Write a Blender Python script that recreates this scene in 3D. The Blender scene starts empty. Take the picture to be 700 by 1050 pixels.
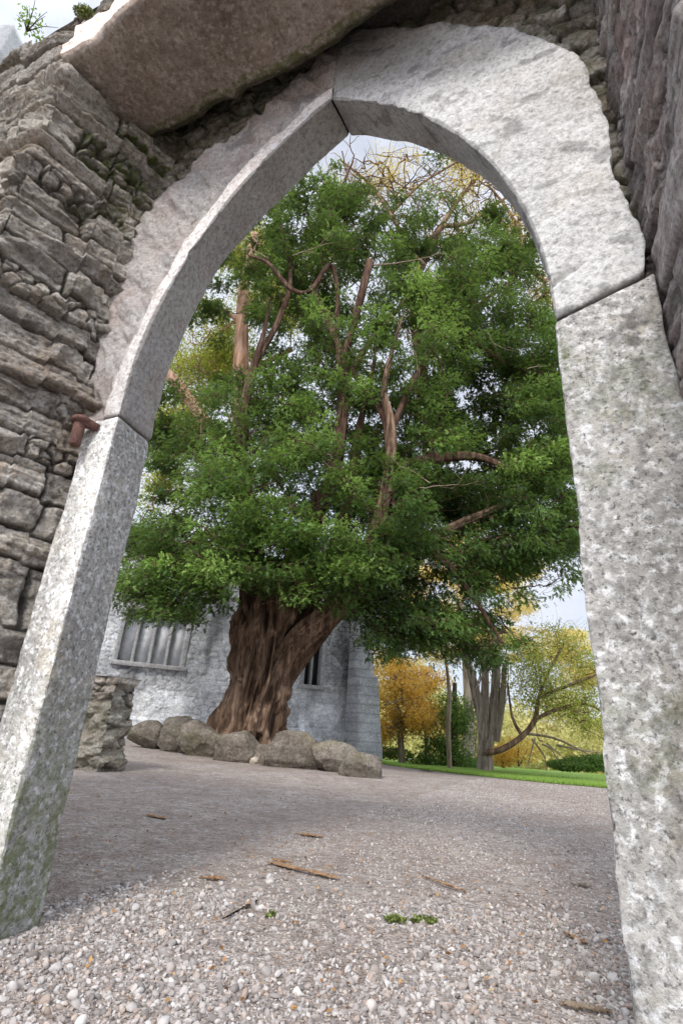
import bpy, math, numpy as np
from mathutils import Vector, Matrix
R = math.radians
S = bpy.context.scene
COL = S.collection
rng = np.random.default_rng(7)

# ------------------------------------------------------------------ camera
H = 0.597
PIT, ROL, FPX = R(22.1375), R(4.0843), 540.0
cp, sp_, cr, sr = math.cos(PIT), math.sin(PIT), math.cos(ROL), math.sin(ROL)
cam = bpy.data.cameras.new("camera"); co = bpy.data.objects.new("camera", cam); COL.objects.link(co)
cam.sensor_fit = 'VERTICAL'; cam.sensor_height = 36; cam.lens = 36 * FPX / 1050; cam.clip_end = 2000; cam.clip_start = .02
X = Vector((cr, -sr * sp_, sr * cp)); Yv = Vector((-sr, -cr * sp_, cr * cp)); Z = X.cross(Yv)
co.matrix_world = Matrix(((X.x, Yv.x, Z.x, 0), (X.y, Yv.y, Z.y, 0), (X.z, Yv.z, Z.z, H), (0, 0, 0, 1)))
S.camera = co

def ray(px, py):
    return np.array(X * (px - 350) + Yv * (525 - py) - Z * FPX)
def at(px, py, Y):                       # world point seen in direction (px,py) at world distance Y ahead
    r = ray(px, py); return np.array([0, 0, H]) + r * (Y / r[1])

# frame of the doorway wall: u along it, s through it (away), z up
AN = R(24.526); NV = np.array([math.sin(AN), math.cos(AN), 0.]); UV = np.array([math.cos(AN), -math.sin(AN), 0.])
U0, D0 = -0.7249, 1.191
def W3(u, s, z):
    u = np.asarray(u, float); s = np.asarray(s, float); z = np.asarray(z, float)
    u, s, z = np.broadcast_arrays(u, s, z)
    return (u + U0)[..., None] * UV + (D0 + s)[..., None] * NV + z[..., None] * np.array([0, 0, 1.])

# ------------------------------------------------------------------ numpy noise
def _h(ix, iy, iz, seed):
    h = (ix.astype(np.int64) * 374761393 + iy.astype(np.int64) * 668265263 + iz.astype(np.int64) * 2147483647 + seed * 974634777) & 0xffffffff
    h = ((h ^ (h >> 13)) * 1274126177) & 0xffffffff
    h = ((h ^ (h >> 16)) * 2246822519) & 0xffffffff
    return (h ^ (h >> 15)) & 0xffffffff
def rnd(ix, iy, iz=None, seed=0):
    if iz is None: iz = np.zeros_like(ix)
    return _h(ix, iy, iz, seed) / 4294967295.0
def vnoise(P, seed=0):
    P = np.asarray(P, float); i = np.floor(P).astype(np.int64); f = P - i; f = f * f * f * (f * (f * 6 - 15) + 10)
    out = 0
    for dx in (0, 1):
        wx = f[..., 0] if dx else 1 - f[..., 0]
        for dy in (0, 1):
            wy = f[..., 1] if dy else 1 - f[..., 1]
            for dz in (0, 1):
                wz = f[..., 2] if dz else 1 - f[..., 2]
                out = out + wx * wy * wz * rnd(i[..., 0] + dx, i[..., 1] + dy, i[..., 2] + dz, seed)
    return out * 2 - 1
def fbm(P, scale=1., octv=4, seed=0, gain=.5):
    P = np.asarray(P, float) * scale; a = 1.; o = 0; t = 0
    for k in range(octv):
        o = o + a * vnoise(P, seed + k * 17); t += a; a *= gain; P = P * 2.03 + 11.3
    return o / t
def smooth(a, b, x):
    t = np.clip((x - a) / (b - a), 0, 1); return t * t * (3 - 2 * t)
def cells(x, z, cw, ch, seed, jit=.85, p=3.):
    """irregular courses of stones: returns (edge distance, random 1..4 per stone, local x, local z)"""
    gx = x / cw; gz = z / ch
    row = np.floor(gz)
    ix = np.floor(gx).astype(np.int64); iz = row.astype(np.int64)
    f1 = np.full(gx.shape, 9.); f2 = np.full(gx.shape, 9.)
    r = [np.zeros(gx.shape) for _ in range(4)]; lx = np.zeros(gx.shape); lz = np.zeros(gx.shape)
    for dz in (-1, 0, 1):
        for dx in (-2, -1, 0, 1, 2):
            cx = ix + dx; cz = iz + dz
            off = rnd(cz, cz * 0, None, seed + 5)
            a = cx + off + .5 + (rnd(cx, cz, None, seed) - .5) * jit; b = cz + .5 + (rnd(cx, cz, None, seed + 1) - .5) * jit
            ddx = gx - a; ddz = gz - b
            d = (np.abs(ddx) ** p + np.abs(ddz) ** p) ** (1 / p)
            m = d < f1
            f2 = np.where(m, f1, np.minimum(f2, d)); f1 = np.where(m, d, f1)
            for k in range(4): r[k] = np.where(m, rnd(cx, cz, None, seed + 10 + k), r[k])
            lx = np.where(m, ddx, lx); lz = np.where(m, ddz, lz)
    return f2 - f1, r, lx, lz

# ------------------------------------------------------------------ objects
def mesh_np(name, V, F, mat, parent=None, cols=None, smooth_=True, quads=True):
    """V (n,3), F (m,k) -> ONE mesh object"""
    V = np.ascontiguousarray(V, dtype=np.float32).reshape(-1, 3); F = np.ascontiguousarray(F, dtype=np.int32)
    me = bpy.data.meshes.new(name); k = F.shape[1]
    me.vertices.add(len(V)); me.vertices.foreach_set('co', V.ravel())
    me.loops.add(F.size); me.loops.foreach_set('vertex_index', F.ravel())
    me.polygons.add(len(F)); me.polygons.foreach_set('loop_start', np.arange(0, F.size, k, dtype=np.int32))
    try: me.polygons.foreach_set('loop_total', np.full(len(F), k, dtype=np.int32))
    except Exception: pass
    if smooth_: me.polygons.foreach_set('use_smooth', np.ones(len(F), dtype=bool))
    me.update(calc_edges=True); me.validate()
    if cols is not None:
        at_ = me.color_attributes.new('Col', 'FLOAT_COLOR', 'POINT')
        c = np.ones((len(V), 4), dtype=np.float32); c[:, :cols.shape[1]] = cols
        at_.data.foreach_set('color', c.ravel())
    me.materials.append(mat)
    o = bpy.data.objects.new(name, me); COL.objects.link(o)
    if parent is not None: o.parent = parent
    return o
def join(parts):
    Vs, Fs, Cs, n = [], [], [], 0
    for p in parts:
        Vs.append(p[0].reshape(-1, 3)); Fs.append(p[1] + n); n += len(Vs[-1])
        if len(p) > 2: Cs.append(p[2])
    return np.concatenate(Vs), np.concatenate(Fs), (np.concatenate(Cs) if Cs else None)
def gridF(nu, nv, wrap=False):
    i = np.arange(nu if wrap else nu - 1)[:, None]; j = np.arange(nv - 1)[None]
    i2 = (i + 1) % nu
    return np.stack([i * nv + j, i2 * nv + j, i2 * nv + j + 1, i * nv + j + 1], -1).reshape(-1, 4)
def nrm(P):
    """normals of a (nu,nv,3) grid"""
    a = np.gradient(P, axis=0); b = np.gradient(P, axis=1); n = np.cross(a, b)
    return n / (np.linalg.norm(n, axis=-1, keepdims=True) + 1e-12)
def tag(o, label, cat, group=None, kind=None):
    if label: o['label'] = label
    if cat: o['category'] = cat
    if group: o['group'] = group
    if kind: o['kind'] = kind
    return o
def thing(name, loc, label, cat, group=None):
    o = bpy.data.objects.new(name, None); COL.objects.link(o); o.empty_display_size = .1
    o.location = (0, 0, 0)          # parts are laid out in world coordinates below it
    o['base'] = [float(v) for v in loc]
    return tag(o, label, cat, group)
def structure(o): o['kind'] = 'structure'; return o

# ------------------------------------------------------------------ materials
class NT:
    def __init__(s, name, rough=.9, spec=.25):
        s.m = bpy.data.materials.new(name); s.m.use_nodes = True; s.t = s.m.node_tree; s.n = s.t.nodes; s.l = s.t.links
        s.n.clear(); s.out = s.n.new('ShaderNodeOutputMaterial'); s.b = s.n.new('ShaderNodeBsdfPrincipled')
        s.l.new(s.b.outputs[0], s.out.inputs[0]); s.b.inputs['Roughness'].default_value = rough; s.b.inputs['Specular IOR Level'].default_value = spec
        s.tc = s.n.new('ShaderNodeTexCoord').outputs['Object']
    def put(s, inp, v):
        if hasattr(v, 'node'): s.l.new(v, inp)
        elif isinstance(v, (tuple, list)): inp.default_value = tuple(v) + ((1,) if len(v) == 3 and len(inp.default_value) == 4 else ())
        else: inp.default_value = v
    def mapping(s, sc=(1, 1, 1), rot=(0, 0, 0)):
        n = s.n.new('ShaderNodeMapping'); s.l.new(s.tc, n.inputs[0]); n.inputs['Scale'].default_value = sc; n.inputs['Rotation'].default_value = rot; return n.outputs[0]
    def noise(s, scale, detail=4, rough=.55, vec=None, dist=0., col=False):
        n = s.n.new('ShaderNodeTexNoise'); s.l.new(vec if vec is not None else s.tc, n.inputs['Vector'])
        n.inputs['Scale'].default_value = scale; n.inputs['Detail'].default_value = detail; n.inputs['Roughness'].default_value = rough; n.inputs['Distortion'].default_value = dist
        return n.outputs[1 if col else 0]
    def vor(s, scale, feat='F1', out='Distance', vec=None, rand=1.):
        n = s.n.new('ShaderNodeTexVoronoi'); n.feature = feat; s.l.new(vec if vec is not None else s.tc, n.inputs['Vector'])
        n.inputs['Scale'].default_value = scale; n.inputs['Randomness'].default_value = rand; return n.outputs[out]
    def ramp(s, fac, stops, interp='LINEAR'):
        n = s.n.new('ShaderNodeValToRGB'); n.color_ramp.interpolation = interp; e = n.color_ramp.elements
        while len(e) < len(stops): e.new(.5)
        for k, (p, c) in enumerate(stops):
            e[k].position = p; e[k].color = (c, c, c, 1) if isinstance(c, (int, float)) else tuple(c) + (1,)
        s.put(n.inputs[0], fac); return n.outputs[0]
    def mix(s, fac, a, b, mode='MIX'):
        n = s.n.new('ShaderNodeMix'); n.data_type = 'RGBA'; n.blend_type = mode; n.clamp_result = False
        s.put(n.inputs[0], fac); s.put(n.inputs[6], a); s.put(n.inputs[7], b); return n.outputs[2]
    def math(s, op, a, b=0., clamp=False):
        n = s.n.new('ShaderNodeMath'); n.operation = op; n.use_clamp = clamp; s.put(n.inputs[0], a); s.put(n.inputs[1], b); return n.outputs[0]
    def attr(s):
        n = s.n.new('ShaderNodeAttribute'); n.attribute_name = 'Col'; q = s.n.new('ShaderNodeSeparateColor'); s.l.new(n.outputs['Color'], q.inputs[0])
        return q.outputs[0], q.outputs[1], q.outputs[2], n.outputs['Alpha']
    def bump(s, h, strength=.5, dist=.01, prev=None):
        n = s.n.new('ShaderNodeBump'); n.inputs['Strength'].default_value = strength; n.inputs['Distance'].default_value = dist; s.put(n.inputs['Height'], h)
        if prev is not None: s.l.new(prev, n.inputs['Normal'])
        return n.outputs[0]
    def done(s, color, normal=None, rough=None):
        s.put(s.b.inputs['Base Color'], color)
        if normal is not None: s.l.new(normal, s.b.inputs['Normal'])
        if rough is not None: s.put(s.b.inputs['Roughness'], rough)
        return s.m

def stone(name, dark, mid, light, lich=.3, spots=.3, warm=(.42, .33, .2), warm_amt=.25, scale=1., use_attr=False, moss=(.07, .085, .025), bump=.6, strata=0., pink=None, pinkattr=False, lsc=42, ssc=55, n2s=14, blot=.55):
    """weathered stone; attribute R = tone of the stone plus painted light and shade, G = crevice, B = moss"""
    k = NT(name, .92, .15)
    n1 = k.noise(2.2 * scale, 6, .6); n2 = k.noise(n2s * scale, 8, .72); n3 = k.noise(60 * scale, 6, .7)
    c = k.ramp(n1, [(.3, dark), (.5, mid), (.7, light)])
    c = k.mix(blot, c, k.ramp(n2, [(.32, dark), (.5, mid), (.66, light)]))
    if strata:
        ns = k.noise(3 * scale, 8, .7, k.mapping((1.2, 1.2, 11)), .4)
        c = k.mix(strata, c, k.ramp(ns, [(.33, dark), (.5, mid), (.62, light)]), 'MIX')
    c = k.mix(k.math('MULTIPLY', k.ramp(k.noise(5.3 * scale, 5, .6), [(.5, 0), (.68, 1)]), warm_amt), c, warm)
    if pink is not None: c = k.mix(k.math('MULTIPLY', k.ramp(k.noise(1.9 * scale, 4, .6), [(.48, 0), (.62, 1)]), pink[1]), c, pink[0])
    # pale lichen crusts and black spots
    v = k.noise(lsc * scale, 5, .6, None, .2)
    c = k.mix(k.math('MULTIPLY', k.ramp(v, [(.5, 0), (.56, .45), (.62, 1)]), lich), c, tuple(min(.82, x * 1.5 + .06) for x in light))
    v2 = k.noise(ssc * scale, 6, .7, k.mapping((1, 1, 1), (.5, .2, 1)), .3)
    c = k.mix(k.math('MULTIPLY', k.ramp(v2, [(.36, 1), (.46, 0)]), spots), c, tuple(x * .42 for x in dark))
    c = k.mix(k.math('MULTIPLY', k.ramp(n3, [(.34, 1), (.52, 0)]), .7), c, tuple(x * .7 for x in dark))
    if use_attr:
        r, g, b, al = k.attr()
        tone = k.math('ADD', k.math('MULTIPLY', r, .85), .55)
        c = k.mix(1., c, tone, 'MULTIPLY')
        c = k.mix(k.math('MULTIPLY', g, .85), c, tuple(x * .3 for x in dark))
        if pinkattr:
            c = k.mix(k.math('MULTIPLY', b, k.ramp(k.noise(7, 5, .6), [(.45, .0), (.7, .5)])), c, (.46, .31, .26)); b = 0.
        mf = k.math('MULTIPLY', b, k.ramp(k.noise(26, 6, .7), [(.42, 0), (.58, 1)]), True)
        c = k.mix(mf, c, k.mix(k.noise(60, 3), moss, tuple(x * 2.2 for x in moss)))
    nb = k.bump(k.noise(26 * scale, 8, .75), bump, .035)
    nb = k.bump(k.noise(120 * scale, 5, .7), bump * .8, .006, nb)
    return k.done(c, nb)

M_jamb = stone('pale lichen limestone', (.26, .25, .24), (.47, .455, .43), (.66, .645, .62), .9, .9, (.55, .45, .24), .3, 1.0, True, bump=.55, lsc=46, ssc=85, n2s=34, blot=.5)
M_arch = stone('whitish dressed limestone', (.36, .35, .335), (.68, .67, .655), (.82, .81, .795), .5, .45, (.44, .37, .28), .45, 1., True, bump=.7, lsc=64, ssc=85, n2s=34, blot=.5)
M_archpink = stone('pinkish eroded limestone', (.34, .31, .29), (.64, .6, .575), (.8, .78, .76), .4, .35, (.5, .36, .27), .3, 1., True, bump=.9, pinkattr=True, lsc=64, ssc=85, n2s=34, blot=.5)
M_rub = stone('grey brown slaty rubble', (.2, .175, .145), (.47, .425, .365), (.72, .68, .62), .35, .45, (.3, .21, .13), .5, 1., True, bump=1., strata=.3, pink=((.36, .25, .19), .35))
M_rubdark = stone('purple streaked rubble', (.19, .165, .155), (.46, .42, .4), (.7, .66, .64), .25, .35, (.2, .12, .09), .3, 1., True, bump=1., strata=.5, pink=((.34, .2, .175), .5))  # purplish streaked tones for the masonry right of the arch
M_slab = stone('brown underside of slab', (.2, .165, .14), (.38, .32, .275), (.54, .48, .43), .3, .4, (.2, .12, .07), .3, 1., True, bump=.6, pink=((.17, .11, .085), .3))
M_abbey = stone('blue grey abbey limestone', (.23, .24, .255), (.42, .43, .455), (.62, .63, .65), .35, .4, (.42, .38, .3), .3, .55, True, bump=.8)
M_bould = stone('brown boulder', (.065, .052, .04), (.17, .145, .12), (.32, .285, .245), .12, .3, (.14, .12, .06), .5, .45, True, bump=.8)
M_dress = stone('dressed window stone', (.17, .17, .175), (.33, .33, .34), (.45, .45, .46), .3, .3, (.4, .36, .3), .2, .5, False, bump=.4)

def bark(name, a, b, c_, sc=1.):
    k = NT(name, .93, .1)
    n = k.noise(9 * sc, 8, .7, k.mapping((1, 1, .13)), .6); n2 = k.noise(3 * sc, 4)
    col = k.ramp(n, [(.38, a), (.5, b), (.62, c_)])
    col = k.mix(k.math('MULTIPLY', n2, .5), col, b)
    return k.done(col, k.bump(k.noise(16 * sc, 8, .7, k.mapping((1, 1, .1)), .4), 1., .03))
M_yewbark = bark('yew bark', (.03, .019, .013), (.135, .086, .058), (.33, .23, .165))
M_yewlimb = bark('yew limb bark', (.02, .012, .009), (.085, .05, .036), (.2, .13, .095))
M_twig = bark('dead grey twig', (.16, .11, .075), (.3, .23, .17), (.45, .37, .29))
M_tanbark = bark('sunlit tan bark', (.16, .085, .05), (.35, .21, .14), (.52, .37, .28))
M_midbark = bark('brown bough bark', (.07, .04, .025), (.19, .12, .08), (.36, .26, .18))
M_greybark = bark('grey bark', (.11, .085, .07), (.28, .23, .19), (.46, .39, .33))
M_darkbark = bark('dark bark', (.03, .025, .02), (.07, .055, .04), (.13, .1, .08))
M_wood = bark('split wood', (.3, .16, .08), (.5, .3, .17), (.62, .44, .29), 4)

def leafmat(name, a, b, c_, tr=.3, tipgain=1.):
    """attribute R = tone per spray (random; the yew adds painted light and shade), G = tip of the spray"""
    k = NT(name, .55, .3)
    r, g, bb, al = k.attr()
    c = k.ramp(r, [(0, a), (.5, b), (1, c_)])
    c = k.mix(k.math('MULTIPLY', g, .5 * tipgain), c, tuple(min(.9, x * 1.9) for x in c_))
    k.put(k.b.inputs['Base Color'], c)
    t = k.n.new('ShaderNodeBsdfTranslucent'); k.put(t.inputs[0], k.mix(.5, c, (c_[0] * 1.5, c_[1] * 1.5, c_[2])))
    m = k.n.new('ShaderNodeMixShader'); m.inputs[0].default_value = tr
    k.l.new(k.b.outputs[0], m.inputs[1]); k.l.new(t.outputs[0], m.inputs[2]); k.l.new(m.outputs[0], k.out.inputs[0])
    return k.m
M_yew = leafmat('yew needles', (.008, .022, .007), (.05, .112, .026), (.26, .39, .09))
M_gold = leafmat('golden autumn leaves', (.4, .24, .07), (.62, .42, .13), (.78, .62, .25), .45)
M_goldgreen = leafmat('yellowing leaves', (.25, .22, .04), (.58, .46, .09), (.8, .62, .18), .5)
M_goldsoft = leafmat('sunlit golden leaves', (.5, .34, .1), (.72, .55, .2), (.85, .74, .36), .5)
M_orange = leafmat('orange autumn leaves', (.36, .17, .04), (.66, .36, .06), (.78, .55, .14), .45)
M_ygreen = leafmat('yellow green leaves', (.09, .16, .03), (.24, .32, .05), (.5, .5, .1), .4)
M_green = leafmat('fresh green leaves', (.03, .07, .015), (.07, .14, .03), (.16, .26, .05), .3)
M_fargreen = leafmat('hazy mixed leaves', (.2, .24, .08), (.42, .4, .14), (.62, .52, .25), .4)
M_grassb = leafmat('grass blades', (.08, .15, .025), (.15, .26, .04), (.28, .4, .09), .35)
M_mossg = leafmat('moss and weeds', (.06, .08, .025), (.11, .14, .04), (.2, .24, .06), .1)
M_deadleaf = leafmat('brown fallen leaves', (.1, .045, .02), (.3, .14, .05), (.55, .32, .12), .1)

def flat(name, c, rough=.8, metal=0., bs=40., bd=.003, var=.35):
    k = NT(name, rough, .3); k.b.inputs['Metallic'].default_value = metal
    n = k.noise(bs, 6, .65)
    return k.done(k.ramp(n, [(.3, tuple(x * (1 - var) for x in c)), (.7, tuple(min(1, x * (1 + var)) for x in c))]), k.bump(n, .6, bd))
M_rust = flat('rusted iron', (.12, .062, .05), .85, .1, 120, .004, .6)
M_glass = flat('glass with painted pale reflection', (.72, .74, .78), .3, 0, 6, .002, .25)  # pale reflection painted in as the colour of the panes
M_dark = flat('dark glass', (.03, .035, .04), .3, 0, 5, .002, .3)

# ------------------------------------------------------------------ terrain
def terrain(x, y):
    dip = -.041 * np.maximum(0, y - 8.5) * smooth(-1, 2.5, x)
    dip = np.maximum(dip, -1.9)
    P = np.stack([x, y, x * 0], -1)
    near = np.exp(-((np.hypot(x, y) / 14) ** 2))
    z = dip + near * (fbm(P, .5, 3, 3) * .03 + fbm(P, 3.5, 3, 4) * .008)
    # the mound of earth held by the ring of boulders round the yew
    ins = np.full(np.shape(x), 9.)
    for (ax, ay), (bx_, by_) in zip(MOUND, MOUND[1:] + MOUND[:1]):
        ex_, ey_ = bx_ - ax, by_ - ay; L_ = math.hypot(ex_, ey_); ins = np.minimum(ins, ((y - ay) * ex_ - (x - ax) * ey_) / L_)
    z = z + .36 * smooth(.05, .75, ins)
    return z
YB = at(254, 750, 10.2)                  # foot of the yew
MOUND = [tuple(at(px_, py_, Y_)[:2]) for px_, py_, Y_ in ((150, 762, 10.8), (203, 770, 9.9), (241, 776, 9.3), (301, 783, 8.7), (368, 790, 8.1))] + [(YB[0] + 1.9, 9.8), (YB[0] + 1.2, 11.6), (YB[0] - 1.2, 11.8)]

def ground_sheet(name, mat, rs, azs, zoff=0., mask=None):
    r, a = np.meshgrid(rs, azs, indexing='ij')
    x = r * np.sin(a); y = r * np.cos(a); z = terrain(x, y) + zoff
    V = np.stack([x, y, z], -1); F = gridF(len(rs), len(azs))[:, ::-1]
    return V, F
k = NT('gravel', .93, .15)
cellc = k.vor(75, 'F1', 'Color'); sepn = k.n.new('ShaderNodeSeparateColor'); k.l.new(cellc, sepn.inputs[0])
gc = k.ramp(sepn.outputs[0], [(0, (.22, .2, .19)), (.45, (.43, .4, .385)), (.8, (.56, .535, .52)), (1, (.74, .71, .68))])
cell2 = k.vor(170, 'F1', 'Color'); sep2 = k.n.new('ShaderNodeSeparateColor'); k.l.new(cell2, sep2.inputs[0])
gc = k.mix(.45, gc, k.ramp(sep2.outputs[1], [(0, (.16, .145, .135)), (.6, (.42, .385, .37)), (1, (.68, .65, .63))]))
dirt = k.ramp(k.noise(1.6, 8, .7, None, .5), [(.38, 0), (.6, 1)])
gc = k.mix(k.math('MULTIPLY', dirt, .45), gc, k.mix(k.noise(40, 6, .7), (.13, .1, .085), (.36, .3, .265)))
gc = k.mix(k.math('MULTIPLY', k.ramp(k.noise(22, 8, .8), [(.42, 1), (.55, 0)]), .5), gc, (.13, .11, .1))
gc = k.mix(k.math('MULTIPLY', k.ramp(k.noise(.45, 3), [(.45, 0), (.6, 1)]), .25), gc, (.2, .15, .13))
nb = k.bump(k.vor(75, 'F1'), 1., .008); nb = k.bump(k.vor(170, 'F1'), .8, .004, nb); nb = k.bump(k.noise(8, 5), .5, .03, nb)
gc = k.mix(k.math('MULTIPLY', k.ramp(k.noise(4.5, 10, .75, None, .3), [(.44, 0), (.62, 1)]), .55), gc, (.2, .155, .13))
gc = k.mix(k.math('MULTIPLY', k.ramp(k.noise(13, 8, .8), [(.52, 0), (.66, 1)]), .45), gc, (.62, .58, .55))
gc = k.mix(1., gc, (1.04, 1.0, .96), 'MULTIPLY')
M_gravel = k.done(gc, nb)
rs = np.concatenate([np.linspace(.02, .6, 12), np.geomspace(.65, 20, 330), np.geomspace(21, 900, 40)])
V, F = ground_sheet('g', None, rs, np.concatenate([np.linspace(-math.pi, -R(60), 40, False), np.linspace(-R(60), R(60), 420, False), np.linspace(R(60), math.pi, 41)]))
g = structure(mesh_np('ground', V, F, M_gravel)); g['label'] = 'worn path of pale crushed gravel and earth'

# brown needle soil inside the ring of boulders
x = np.arange(-4.6, 1.2, .05); y = np.arange(7.4, 12.6, .05); Xg, Yg = np.meshgrid(x, y, indexing='ij')
V = np.stack([Xg, Yg, terrain(Xg, Yg) + .006 + .02 * fbm(np.stack([Xg, Yg, Xg * 0], -1), 5, 3, 8)], -1); F = gridF(len(x), len(y))
dist_ = terrain(Xg, Yg) ; ins = np.full(Xg.shape, 9.)
for (ax, ay), (bx_, by_) in zip(MOUND, MOUND[1:] + MOUND[:1]): ins = np.minimum(ins, ((Yg - ay) * (bx_ - ax) - (Xg - ax) * (by_ - ay)) / math.hypot(bx_ - ax, by_ - ay))
ins = ins + .12 * fbm(np.stack([Xg, Yg, Xg * 0], -1), 2.5, 3, 6)
k = NT('needle soil', .95, .1); M_soil = k.done(k.ramp(k.noise(14, 8, .75), [(.35, (.05, .035, .025)), (.6, (.15, .105, .075)), (.75, (.28, .21, .16))]), k.bump(k.noise(40, 6, .7), 1., .03))
structure(mesh_np('soil', V, F[(ins.ravel()[F].min(1) > -.2)], M_soil))

# lawn: a sheet 8 mm above the ground with a soft curved near edge
k = NT('lawn', .9, .2)
ln = k.noise(6, 8, .7); lc = k.ramp(ln, [(.3, (.08, .15, .025)), (.5, (.15, .26, .04)), (.7, (.26, .38, .08))])
lc = k.mix(k.math('MULTIPLY', k.ramp(k.noise(.8, 5), [(.5, 0), (.7, 1)]), .5), lc, (.24, .3, .07))
M_lawn = k.done(lc, k.bump(k.noise(60, 6), 1., .03))
def edge_pt(px, py, zz=0.):
    r = ray(px, py)
    t = 1.
    for Yt in np.arange(2, 80, .02):
        P = np.array([0, 0, H]) + r * (Yt / r[1])
        if P[2] <= terrain(P[0:1], P[1:2])[0]: return P
    return P
le = [edge_pt(388, 783), edge_pt(430, 789), edge_pt(470, 794), edge_pt(510, 798), edge_pt(560, 803), edge_pt(618, 808)]
le = [le[0] + np.array([-9, 6, 0]), le[0] + np.array([-2, 1.8, 0])] + le + [le[-1] + (le[-1] - le[-2]) * k2 for k2 in (2, 6, 25)]
lex = np.array([p[0] for p in le]); ley = np.array([p[1] for p in le])
lx = np.concatenate([np.linspace(lex[0], 14, 220), np.geomspace(14.3, 160, 30)])
ly0 = np.interp(lx, lex, ley) + fbm(np.stack([lx, lx * 0, lx * 0], -1), 1.6, 4, 9) * .16
tt = np.concatenate([np.linspace(0, 1, 60) ** 1.6 * 20, np.geomspace(21, 300, 14)])
Lx = lx[:, None] + 0 * tt; Ly = ly0[:, None] + tt[None]
Lz = terrain(Lx, Ly) + .02 * smooth(0, .12, tt)[None] + .004 + fbm(np.stack([Lx, Ly, Lx * 0], -1), .35, 3, 12) * .06 * smooth(0, 3, tt)[None]
o = structure(mesh_np('lawn', np.stack([Lx, Ly, Lz], -1), gridF(len(lx), len(tt)), M_lawn))
o['label'] = 'strip of bright mown grass beyond the gravel'
# grass blades near its edge
n = 60000
bx = rng.uniform(1., 11, n); bt = rng.exponential(2.2, n) * .8
by = np.interp(bx, lx, ly0) + bt - .05 + rng.normal(0, .04, n)
bz = terrain(bx, by) + .01
hgt = rng.uniform(.025, .07, n) ; an = rng.uniform(0, 6.28, n); w = rng.uniform(.004, .009, n)
P0 = np.stack([bx, by, bz], -1); dd = np.stack([np.cos(an), np.sin(an), an * 0], -1) * w[:, None]
le_ = np.stack([rng.normal(0, .02, n), rng.normal(0, .02, n), hgt], -1)
V = np.stack([P0 - dd, P0 + dd, P0 + le_], 1); F = np.arange(3 * n).reshape(-1, 3)
c = np.zeros((n, 3, 3)); c[:, :, 0] = rng.random(n)[:, None]; c[:, 2, 1] = .7
o = mesh_np('grass', V, F, M_grassb, None, c.reshape(-1, 3)); tag(o, 'short green grass blades covering the lawn edge', 'grass', kind='stuff')

# far hills
az = np.linspace(-R(75), R(75), 160); P = np.stack([np.sin(az) * 9, np.cos(az) * 9, az * 0], -1)
hh = 10 + 9 * fbm(P, .35, 4, 31)
hr = np.linspace(0, 1, 10)
V = np.stack([np.sin(az)[:, None] * (210 + 140 * hr), np.cos(az)[:, None] * (210 + 140 * hr), -3 + (hh[:, None] + 3) * smooth(0, 1, hr)[None]], -1)
k = NT('hazy hillside', .95, .1); M_hill = k.done(k.ramp(k.noise(.08, 6, .65), [(.35, (.3, .32, .2)), (.6, (.5, .45, .28))]))
o = structure(mesh_np('hills', V, gridF(160, 10), M_hill))

# ------------------------------------------------------------------ gravel stones (nobody could count them)
def ico(sub):
    t = (1 + 5 ** .5) / 2
    v = [(-1, t, 0), (1, t, 0), (-1, -t, 0), (1, -t, 0), (0, -1, t), (0, 1, t), (0, -1, -t), (0, 1, -t), (t, 0, -1), (t, 0, 1), (-t, 0, -1), (-t, 0, 1)]
    f = [(0, 11, 5), (0, 5, 1), (0, 1, 7), (0, 7, 10), (0, 10, 11), (1, 5, 9), (5, 11, 4), (11, 10, 2), (10, 7, 6), (7, 1, 8), (3, 9, 4), (3, 4, 2), (3, 2, 6), (3, 6, 8), (3, 8, 9), (4, 9, 5), (2, 4, 11), (6, 2, 10), (8, 6, 7), (9, 8, 1)]
    v = [np.array(a, float) / np.linalg.norm(a) for a in v]
    for _ in range(sub):
        cache = {}; nf = []
        def mid(a, b):
            key = (min(a, b), max(a, b))
            if key not in cache: m = v[a] + v[b]; v.append(m / np.linalg.norm(m)); cache[key] = len(v) - 1
            return cache[key]
        for a, b, c in f:
            x, y, z = mid(a, b), mid(b, c), mid(c, a); nf += [(a, x, z), (b, y, x), (c, z, y), (x, y, z)]
        f = nf
    return np.array(v), np.array(f)
def rotmats(n, tilt=1.):
    q = rng.normal(size=(n, 4)); q[:, 1:3] *= tilt; q /= np.linalg.norm(q, axis=1, keepdims=True); w, x, y, z = q.T
    return np.stack([np.stack([1 - 2 * (y * y + z * z), 2 * (x * y - z * w), 2 * (x * z + y * w)], -1),
                     np.stack([2 * (x * y + z * w), 1 - 2 * (x * x + z * z), 2 * (y * z - x * w)], -1),
                     np.stack([2 * (x * z - y * w), 2 * (y * z + x * w), 1 - 2 * (x * x + y * y)], -1)], 1)
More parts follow.
